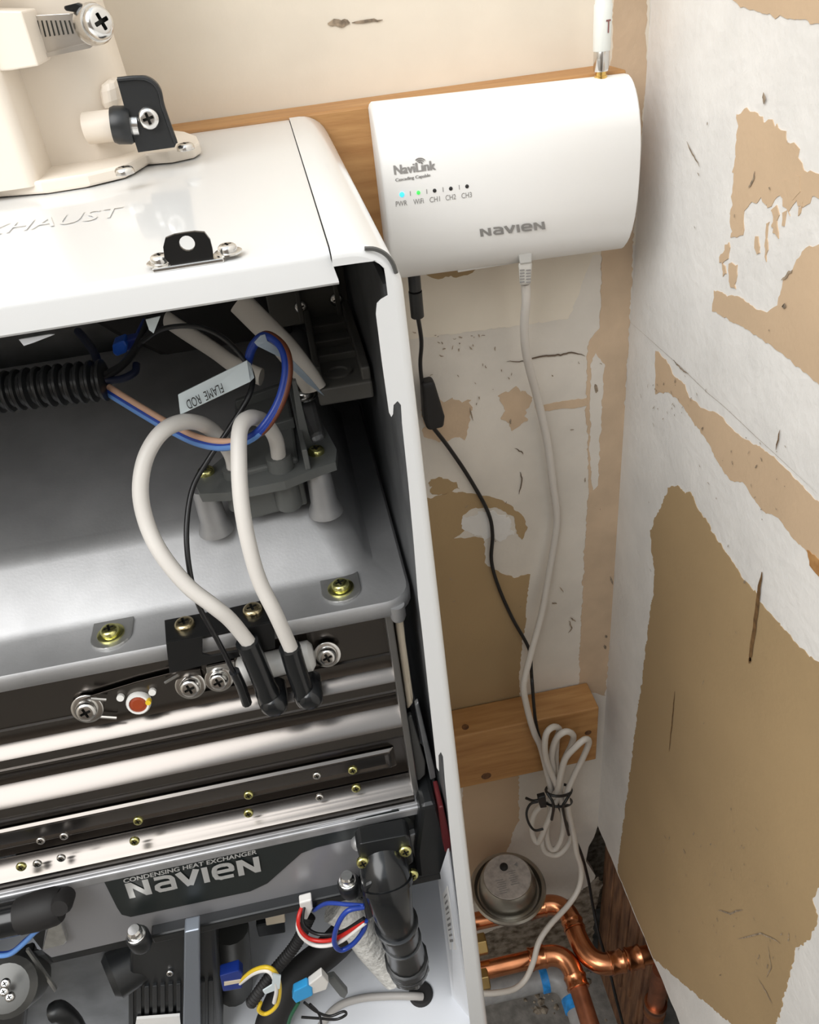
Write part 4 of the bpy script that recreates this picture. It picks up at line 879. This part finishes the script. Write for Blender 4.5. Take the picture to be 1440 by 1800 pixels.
# run A : along the wall, steps forward, then through the right wall
ra = thing('copper_pipe', 'copper pipe run stepping forward in two elbows into the right wall', 'copper pipe', V(0.15, yA, PZC-PR), 'copper pipes under the heater')
xA = pcx((1000, 1620)).x+0.004; yA2 = pcx((1090, 1690)).y
zA = PZC
m = MB(); m.tube([V(-0.10, yA, zA), V(xA-0.03, yA, zA)], PR, 20); m.build('tube', 'copper', ra, smooth=50)
sleeve(ra, V(xA-0.050, yA, zA), V(xA-0.027, yA, zA)); elbow(ra, V(xA-0.030, yA, zA), V(xA, yA, zA), V(xA, yA-0.030, zA)); sleeve(ra, V(xA, yA-0.026, zA), V(xA, yA-0.040, zA))
elbow(ra, V(xA, yA-0.040, zA), V(xA, yA2, zA), V(xA+0.030, yA2, zA)); sleeve(ra, V(xA+0.026, yA2, zA), V(xA+0.045, yA2, zA)); sleeve(ra, V(xA+0.048, yA2, zA), V(xA+0.068, yA2, zA))
m = MB(); m.tube([V(xA+0.03, yA2, zA), V(0.38, yA2, zA)], PR, 20); m.build('tube', 'copper', ra, smooth=50)
# run B : along the wall, elbow, then towards the room
rb = thing('copper_pipe', 'copper pipe run turning at an elbow towards the room', 'copper pipe', V(0.12, yB, PZC-PR), 'copper pipes under the heater')
zB = PZC-0.006; xB = PZ(1012, 1700, zB).x-0.004
m = MB(); m.tube([V(-0.10, yB, zB), V(xB-0.03, yB, zB)], PR, 20); m.build('tube', 'copper', rb, smooth=50)
sleeve(rb, V(xB-0.050, yB, zB), V(xB-0.028, yB, zB)); elbow(rb, V(xB-0.030, yB, zB), V(xB, yB, zB), V(xB, yB-0.030, zB-0.004)); sleeve(rb, V(xB, yB-0.028, zB-0.004), V(xB, yB-0.044, zB-0.006))
m = MB(); m.tube([V(xB, yB-0.03, zB-0.004), V(xB, 0.10, zB-0.03)], PR, 20); m.build('tube', 'copper_dull', rb, smooth=50)
# stub in the wall gap
rc_ = thing('copper_stub', 'short upright copper stub with soldered coupling behind the drywall edge', 'copper pipe', PX(1150, 1790, 0.287), 'copper pipes under the heater')
p = PX(1152, 1768, 0.287); m = MB(); m.tube([Vector((p.x, p.y, FZ+CZ)), Vector((p.x, p.y, p.z+0.10))], PR, 20); m.build('tube', 'copper_dull', rc_, smooth=50)
sleeve(rc_, p-Vector((0, 0, 0.016)), p+Vector((0, 0, 0.010)), r=PR+0.0026)
# dome topped vessel on run A
dv = thing('domed_vessel', 'round domed steel vessel with a paper label above the copper pipe', 'vessel', V(0.11, yA, PZC+PR))
dc = V(PY(893, 1560, yA).x, yA, PZC+PR+0.012)
m = MB(); m.lathe(dc, (0, 0, 1), [(0.006, -0.015), (0.006, 0.010), (0.008, 0.011), (0.008, 0.02)], 18); m.build('stem', 'copper', dv, smooth=40)
K = 1.0
m = MB(); m.lathe(dc+Vector((0, 0, 0.016)), (0, 0, 1), [(0.010, 0), (0.034, 0.005), (0.045, 0.016), (0.0480, 0.025), (0.0460, 0.0275), (0.0425, 0.0270), (0.039, 0.021)], 48); m.build('bowl', 'pewter', dv, smooth=45)
m = MB(); m.lathe(dc+Vector((0, 0, 0.030)), (0, 0, 1), [(0.0365, 0), (0.0370, 0.009), (0.0355, 0.022), (0.0328, 0.031), (0.0300, 0.0355), (0.010, 0.0370), (0.0, 0.0371)], 48); m.build('dome', 'pewter', dv, smooth=50)
m = MB(); m.lathe(dc+Vector((0, 0, 0.0662)), (0, 0, 1), [(0.0296, 0), (0.0291, 0.0012), (0.0, 0.0018)], 40); pl_ = m.build('paper_label', 'paper_label', dv, smooth=40)
m = MB(); m.lathe(dc+Vector((-0.001, 0.012, 0.0668)), (0, 0, 1), [(0.0052, 0), (0.0050, 0.003), (0.003, 0.004)], 16); m.build('air_valve', 'black_matte', dv, smooth=40)
m = MB(); zl = dc.z+0.0682
for i in range(7):
    y = dc.y-0.003-i*0.0028; x0 = dc.x-0.016+0.001*(i % 3); m.prism([Vector((x0, y, zl)), Vector((x0+0.010+0.002*(i % 2), y, zl)), Vector((x0+0.010, y-0.0008, zl)), Vector((x0, y-0.0008, zl))], (0, 0, 0.0001))
    m.prism([Vector((x0+0.017, y+0.008, zl)), Vector((x0+0.028-0.002*(i % 3), y+0.008, zl)), Vector((x0+0.028-0.002*(i % 3), y+0.0072, zl)), Vector((x0+0.017, y+0.0072, zl))], (0, 0, 0.0001))
m.prism([Vector((dc.x+0.012+a, dc.y+0.012+b, zl)) for a, b in ((0, 0), (0.005, 0.003), (0.004, -0.003))], (0, 0, 0.0001))
m.build('label_print', 'grey_ink', pl_)
# brass valve bodies beside the heater panel
for (a, b, z) in ((846, 1660, -1.03), (850, 1722, -1.05)):
    p = PZ(a, b, z); t = thing('union_nut', 'brass union nut on the %s copper pipe beside the heater panel' % ('rear' if b < 1700 else 'front'), 'pipe fitting', V(p.x, p.y, z-0.012))
    m = MB(); m.lathe(V(p.x-0.010, p.y, z), (1, 0, 0), [(0.011, 0), (0.0135, 0.001), (0.0135, 0.016), (0.011, 0.017)], 6); m.build('hex_nut', 'valve_brass', t, bev=0.0008)
    m = MB(); m.lathe(V(p.x-0.03, p.y, z), (1, 0, 0), [(0.0105, 0), (0.0105, 0.03)], 18); m.build('body', 'valve_brass', t, smooth=40)
# grey plastic drain pipe with blue primer
gp = thing('drain_pipe', 'grey plastic drain pipe with blue primer rings at the elbow', 'drain pipe', V(0.12, 0.44, FZ+0.004))
zG = -1.15; yG = PZ(900, 1735, zG).y; xG = PZ(1003, 1738, zG).x
GR = 0.0165
m = MB(); m.tube([V(-0.1, yG, zG), V(xG-0.03, yG, zG)], GR-0.002, 20); m.build('tube', 'pvc_grey', gp, smooth=50)
m = MB(); m.lathe(V(xG-0.036, yG, zG), (1, 0, 0), [(GR-0.001, 0), (GR+0.0003, 0.001), (GR+0.0003, 0.010), (GR-0.001, 0.011)], 24); m.build('primer_ring', 'primer_blue', gp, smooth=40)
P = []
for k in range(13):
    t = k/12; a, c, b = V(xG-0.03, yG, zG), V(xG, yG, zG), V(xG, yG-0.032, zG); P.append(a*(1-t)**2+c*2*t*(1-t)+b*t*t)
m = MB(); m.tube(P, GR, 20); m.build('elbow', 'pvc_grey', gp, smooth=50)
m = MB(); m.lathe(V(xG, yG-0.030, zG), (0, -1, 0), [(GR-0.001, 0), (GR+0.0003, 0.001), (GR+0.0003, 0.016), (GR-0.001, 0.017)], 24); m.build('primer_ring', 'primer_blue', gp, smooth=40)
m = MB(); m.tube([V(xG, yG-0.03, zG), V(xG, 0.1, zG)], GR-0.002, 20); m.build('tube', 'pvc_grey', gp, smooth=50)
# ================================================================ WIRING INSIDE THE HEATER
def cable(name, label, cat, parts, group=None):
    pts0 = parts[0][1]; low_ = min((PY(*q) for q in pts0), key=lambda v: v.z)
    t = thing(name, label, cat, low_, group)
    for nm, px_, r_, mt in parts: m = MB(); m.tube(crv([PY(*q) for q in px_], 6), r_, 10); m.build(nm, mt, t, smooth=60)
    return t
c1 = cable('ignition_cable', 'white silicone ignition cable making a wide loop to the igniter', 'cable', [('lead', [(413, 835, yM-0.003), (406, 800, .358), (375, 758, .352), (335, 741, .342), (290, 755, .332), (258, 800, .325), (247, 860, .318), (258, 920, .312), (285, 975, .305), (330, 1030, .300), (375, 1065, .298), (405, 1090, .299), (438, 1130, .301)], 0.0038, 'silicone')], 'ignition leads')
m = MB(); m.tube(crv([PY(*q) for q in ((434, 1128, .3005), (450, 1165, .301), (466, 1205, .302), (480, 1240, .305))], 5), [.0058]*11+[.0064, .0066, .0068, .0068, .0066], 16); m.lathe(PY(482, 1236, .301), (0, 1, 0.1), [(0.004, -0.006), (0.0072, -0.003), (0.0074, 0.012)], 18); m.build('boot', 'black_gloss', c1, smooth=50)
c2_ = cable('ignition_cable', 'white silicone ignition cable hanging almost straight to the igniter', 'cable', [('lead', [(491, 808, yM-0.004), (484, 770, .350), (462, 740, .343), (438, 735, .333), (422, 755, .325), (420, 810, .316), (424, 880, .308), (436, 950, .303), (456, 1020, .300), (485, 1080, .298), (512, 1140, .300)], 0.0038, 'silicone')], 'ignition leads')
m = MB(); m.tube(crv([PY(*q) for q in ((509, 1138, .3000), (520, 1175, .3005), (532, 1210, .302), (540, 1228, .304))], 5), [.0056]*11+[.0062, .0064, .0066, .0066, .0064], 16); m.lathe(PY(545, 1224, .301), (0, 1, 0.1), [(0.004, -0.006), (0.0070, -0.003), (0.0072, 0.012)], 18); m.build('boot', 'black_gloss', c2_, smooth=50)
c3 = cable('flame_rod_lead', 'thin black sense lead with a printed paper flag', 'cable', [('lead', [(250, 600, .40), (290, 577, .39), (350, 575, .38), (400, 600, .372), (440, 650, .362), (440, 690, .352), (405, 750, .345), (365, 810, .338), (338, 860, .330), (328, 930, .318), (333, 1000, .308), (350, 1065, .300), (385, 1130, .299), (415, 1190, .301), (432, 1225, .304)], 0.0013, 'black_wire'), ('tip', [(412, 1180, .3005), (424, 1206, .3025), (434, 1236, .305)], 0.0028, 'black_gloss')])
# printed flag, folded round the lead
fy = 0.342
A, B, Cc, D = PY(317, 729, fy), PY(440, 671, fy+0.002), PY(434, 634, fy+0.003), PY(313, 694, fy)
m = MB(); m.prism([A, B, Cc, D], (0, 0.0006, 0)); m.prism([B, PY(447, 664, fy+0.004), PY(441, 640, fy+0.006), Cc], (0, 0.0006, 0)); m.build('paper_flag', 'tag', c3)
vs, fs = text_geo('FLAME  ROD'); tw = max(v.x for v in vs)
Ta, Tb, Tc = PY(390, 672, fy), PY(326, 704, fy), PY(395.5, 688, fy)
decal('flag_text', [(vs, fs)], lambda x, y: Ta+(Tb-Ta)*(x/tw)+(Tc-Ta)*(y/0.70)+Vector((0, -0.0002, 0)), 'ink', c3)
# white braided sleeves at the rear
for i, (pts, r_, lb) in enumerate((([(294, 562, .46), (330, 586, .45), (375, 615, .44), (410, 640, .43), (460, 663, .42)], 0.0058, 'flat white fabric sleeved lead behind the printed flag'), ([(420, 530, .40), (455, 565, .395), (500, 610, .39), (535, 655, .388), (552, 682, .388)], 0.0076, 'wide white fabric sleeve leaning on the dark bracket'))):
    t = thing('sleeved_lead', lb, 'cable', PY(*pts[-1])); m = MB(); m.tube(crv([PY(*q) for q in pts], 5), r_, 14, flat=0.55); m.build('sleeve', 'sleeve', t, smooth=60)
# blue and brown pair looping round
pr = [(188, 690, .385), (240, 722, .372), (300, 757, .358), (350, 780, .346), (400, 786, .336), (450, 766, .330), (485, 722, .332), (502, 672, .338), (503, 632, .344), (490, 605, .350), (466, 592, .356), (446, 610, .362), (436, 640, .368)]
wp = cable('wire_pair', 'blue and brown twin wires looping over the white ignition cables', 'wire', [('blue_wire', pr, 0.0018, 'light_blue_wire'), ('navy_wire', [(a-1, b-5, y+0.0005) for a, b, y in pr[:5]]+[(a-3, b-3, y) for a, b, y in pr[5:]], 0.0016, 'blue_wire'), ('brown_wire', [(a+3, b-10, y) for a, b, y in pr[:5]]+[(a+5, b-2, y) for a, b, y in pr[5:10]]+[(a+2, b-5, y) for a, b, y in pr[10:]], 0.0016, 'salmon_wire')])
for o in wp.children:
    if o.name.startswith('brown_wire'):
        o.data.materials.append(MATS['brown_wire']); nf = len(o.data.polygons)
        for p in o.data.polygons:
            if p.index > nf*0.40: p.material_index = 1
    if o.name.startswith('blue_wire'):
        o.data.materials.append(MATS['blue_wire']); nf = len(o.data.polygons)
        for p in o.data.polygons:
            if p.index > nf*0.42: p.material_index = 1
m = MB(); m.prism([PY(a, b, y) for a, b, y in ((447, 602, .352), (458, 590, .352), (466, 588, .352), (470, 600, .353), (500, 618, .356), (548, 668, .366), (570, 696, .370), (540, 674, .364), (492, 628, .355), (452, 608, .352))], (0, 0.0006, 0)); m.build('clear_flag', 'clear_tag', wp)
# corrugated conduit
cg = thing('corrugated_conduit', 'black corrugated conduit carrying the wiring along the housing', 'conduit', PY(90, 720, .40))
cpath = [PY(-120, 705, .392), PY(0, 690, .39), PY(100, 677, .388), PY(186, 668, .386)]
P = crv(cpath, 40); L = [(P[i+1]-P[i]).length for i in range(len(P)-1)]; tot = sum(L); acc = 0; rr_ = []
for i in range(len(P)):
    ph = acc/0.0052*2*math.pi; rr_.append(0.0093+0.0012*max(-1, min(1, 1.8*math.sin(ph)))); acc += L[i] if i < len(L) else 0
m = MB(); m.tube(P, rr_, 18); m.build('conduit', 'black_plastic', cg, smooth=30)
# wires leaving the conduit and the blue connector
cable('wire_bundle', 'dark wires fanning from the conduit mouth to a blue connector', 'wire', [('wire', [(178, 664, .386), (205, 650, .392), (230, 625, .40), (250, 590, .41), (262, 560, .42)], 0.0020, 'black_wire'), ('wire', [(180, 660, .386), (215, 640, .395), (245, 606, .405), (275, 570, .41)], 0.0016, 'black_wire'), ('wire', [(180, 668, .386), (210, 667, .39), (236, 655, .395), (240, 640, .40)], 0.0020, 'navy_wire'), ('wire', [(172, 655, .388), (168, 625, .40), (150, 598, .42), (137, 582, .43)], 0.0022, 'navy_wire'), ('wire', [(240, 606, .41), (246, 585, .42), (256, 565, .43)], 0.0020, 'dark_blue_plug')])
bc = thing('wire_connector', 'bright blue plastic wire connector behind the conduit', 'connector', PY(205, 625, .41))
m = MB(); m.prism([PY(a, b, .405) for a, b in ((197, 606), (218, 598), (224, 608), (223, 620), (204, 627), (198, 622))], (0, 0.01, 0)); m.build('plug', 'blue_plug', bc, bev=0.001)
m = MB(); m.prism([PY(a, b, .409) for a, b in ((218, 598), (244, 593), (248, 602), (244, 612), (222, 619))], (0, 0.008, 0)); m.build('socket', 'dark_blue_plug', bc, bev=0.001)
# lower wiring
cable('wire_loop', 'blue wire curving away from the black union at the heater bottom', 'wire', [('wire', [(-20, 1680, .30), (15, 1678, .296), (40, 1660, .294), (65, 1635, .293), (82, 1622, .293), (90, 1606, .294)], 0.0016, 'light_blue_wire'), ('wire', [(-20, 1676, .302), (18, 1674, .298), (48, 1650, .296), (75, 1628, .294), (86, 1608, .295)], 0.0014, 'blue_wire')])
cable('wire_loop', 'red, white and black wires drooping below the drain elbow sensor', 'wire', [('red_wire', [(535, 1585, .300), (525, 1612, .292), (528, 1635, .288), (550, 1652, .285), (590, 1650, .280), (640, 1618, .277)], 0.0014, 'red_wire'), ('white_wire', [(540, 1590, .301), (524, 1620, .291), (530, 1645, .287), (556, 1662, .284), (596, 1656, .279), (642, 1622, .276)], 0.0014, 'white_wire'), ('black_wire', [(538, 1580, .300), (532, 1610, .293), (536, 1628, .289), (560, 1642, .286), (600, 1638, .281), (640, 1614, .277)], 0.0012, 'black_wire')])
cable('wire_loop', 'deep blue wires looped once beside the black drain elbow', 'wire', [('wire', [(552, 1600, .300), (575, 1588, .290), (612, 1590, .282), (640, 1592, .277)], 0.0014, 'blue_wire'), ('wire', [(640, 1594, .277), (610, 1602, .276), (592, 1630, .276), (588, 1658, .277), (600, 1670, .279), (622, 1658, .279), (640, 1634, .278), (643, 1618, .277)], 0.0017, 'blue_wire')])
t = thing('wire_connector', 'small white plastic wire connector above the red wire', 'connector', PY(535, 1618, .296)); m = MB(); m.prism([PY(a, b, .296) for a, b in ((526, 1588), (548, 1582), (550, 1598), (540, 1618), (532, 1616))], (0, 0.006, 0)); m.build('shell', 'white_wire', t, bev=0.001)
cv = thing('loom_tube', 'thin black ribbed loom tube slanting across the heater bottom', 'conduit', PY(450, 1755, .30))
P = crv([PY(545, 1610, .312), PY(520, 1660, .304), PY(480, 1710, .297), PY(440, 1765, .292)], 60); m = MB(); m.tube(P, [0.0040+0.0006*math.sin(i*1.25) for i in range(len(P))], 12); m.build('loom', 'black_matte', cv, smooth=30)
t = thing('wire_connector', 'dark blue plastic connector on the side of the black pump motor', 'connector', PY(405, 1740, .305)); m = MB(); m.prism([PY(a, b, .298) for a, b in ((386, 1716), (420, 1706), (427, 1712), (426, 1738), (392, 1744))], (0, 0.008, 0)); m.build('shell', 'dark_blue_plug', t, bev=0.001)
m = MB(); m.prism([PY(a, b, .2975) for a, b in ((394, 1727), (426, 1722), (426, 1727), (394, 1733))], (0, 0.001, 0)); m.build('pin_row', 'cream', t)
yw = cable('wire_loop', 'yellow and white wires curling down beside the pump motor', 'wire', [('yellow_wire', [(422, 1725, .299), (445, 1706, .295), (470, 1700, .291), (486, 1712, .289), (492, 1740, .288), (486, 1768, .288), (468, 1782, .289), (455, 1776, .290), (458, 1762, .291)], 0.0015, 'yellow_wire'), ('white_wire', [(422, 1728, .299), (446, 1711, .294), (468, 1706, .290), (480, 1716, .288), (486, 1740, .287), (482, 1762, .287)], 0.0015, 'white_wire')])
m = MB(); m.prism([PY(a, b, .286) for a, b in ((480, 1712), (494, 1716), (492, 1738), (466, 1748), (462, 1742), (478, 1732))], (0, 0.001, 0)); m.build('paper_flag', 'tag', yw)
t = thing('wire_connector', 'white and sky blue plastic connector on the heater floor', 'connector', PY(540, 1755, .30))
m = MB(); m.prism([PY(a, b, .290) for a, b in ((516, 1744), (540, 1732), (549, 1738), (550, 1750), (520, 1764), (514, 1756))], (0, 0.006, 0)); m.build('plug', 'cyan_plug', t, bev=0.0008)
m = MB(); m.prism([PY(a, b, .291) for a, b in ((542, 1732), (566, 1714), (578, 1728), (574, 1740), (550, 1748))], (0, 0.006, 0)); m.build('socket', 'white_wire', t, bev=0.0008)
cable('wire_loop', 'thin black and green wires curling on the heater floor', 'wire', [('black_wire', [(535, 1762, .290), (556, 1778, .288), (580, 1786, .286), (604, 1778, .286), (608, 1784, .286), (590, 1792, .286), (560, 1790, .287), (530, 1788, .288)], 0.0010, 'black_wire'), ('green_wire', [(525, 1762, .291), (512, 1785, .289), (504, 1810, .288)], 0.0014, 'green_wire'), ('black_wire', [(545, 1765, .290), (562, 1785, .287), (566, 1820, .285)], 0.0010, 'black_wire')])
t = thing('wire_connector', 'grey plastic wire joint beside the grey floor cable', 'connector', PY(600, 1752, .30)); m = MB(); m.prism([PY(a, b, .302) for a, b in ((574, 1722), (588, 1718), (612, 1746), (606, 1756), (598, 1752))], (0, 0.005, 0)); m.build('shell', 'grey_plastic', t, bev=0.0008)
t = thing('grey_cable', 'light grey cable leaving the heater through the black floor grommet', 'cable', V(-0.03, 0.30, BZ))
m = MB(); m.tube(crv([PZ(a, b, z) for a, b, z in ((742, 1752, BZ+0.003), (725, 1751, BZ+0.007), (680, 1751, BZ+0.006), (630, 1756, BZ+0.0045), (590, 1772, BZ+0.004), (560, 1810, BZ+0.004), (545, 1850, BZ+0.004))], 5), 0.0030, 12); m.build('lead', 'grey_wire', t, smooth=60)
# small loose flaps under the lip
MB().py([(33, 597), (86, 588), (96, 588), (60, 602), (42, 608)], 0.284, 0.0006).build('paper_flap', 'white_paint_in', ht)
MB().py([(256, 562), (282, 556), (270, 586), (262, 580)], 0.300, 0.0006).build('paper_flap', 'tag', ht)
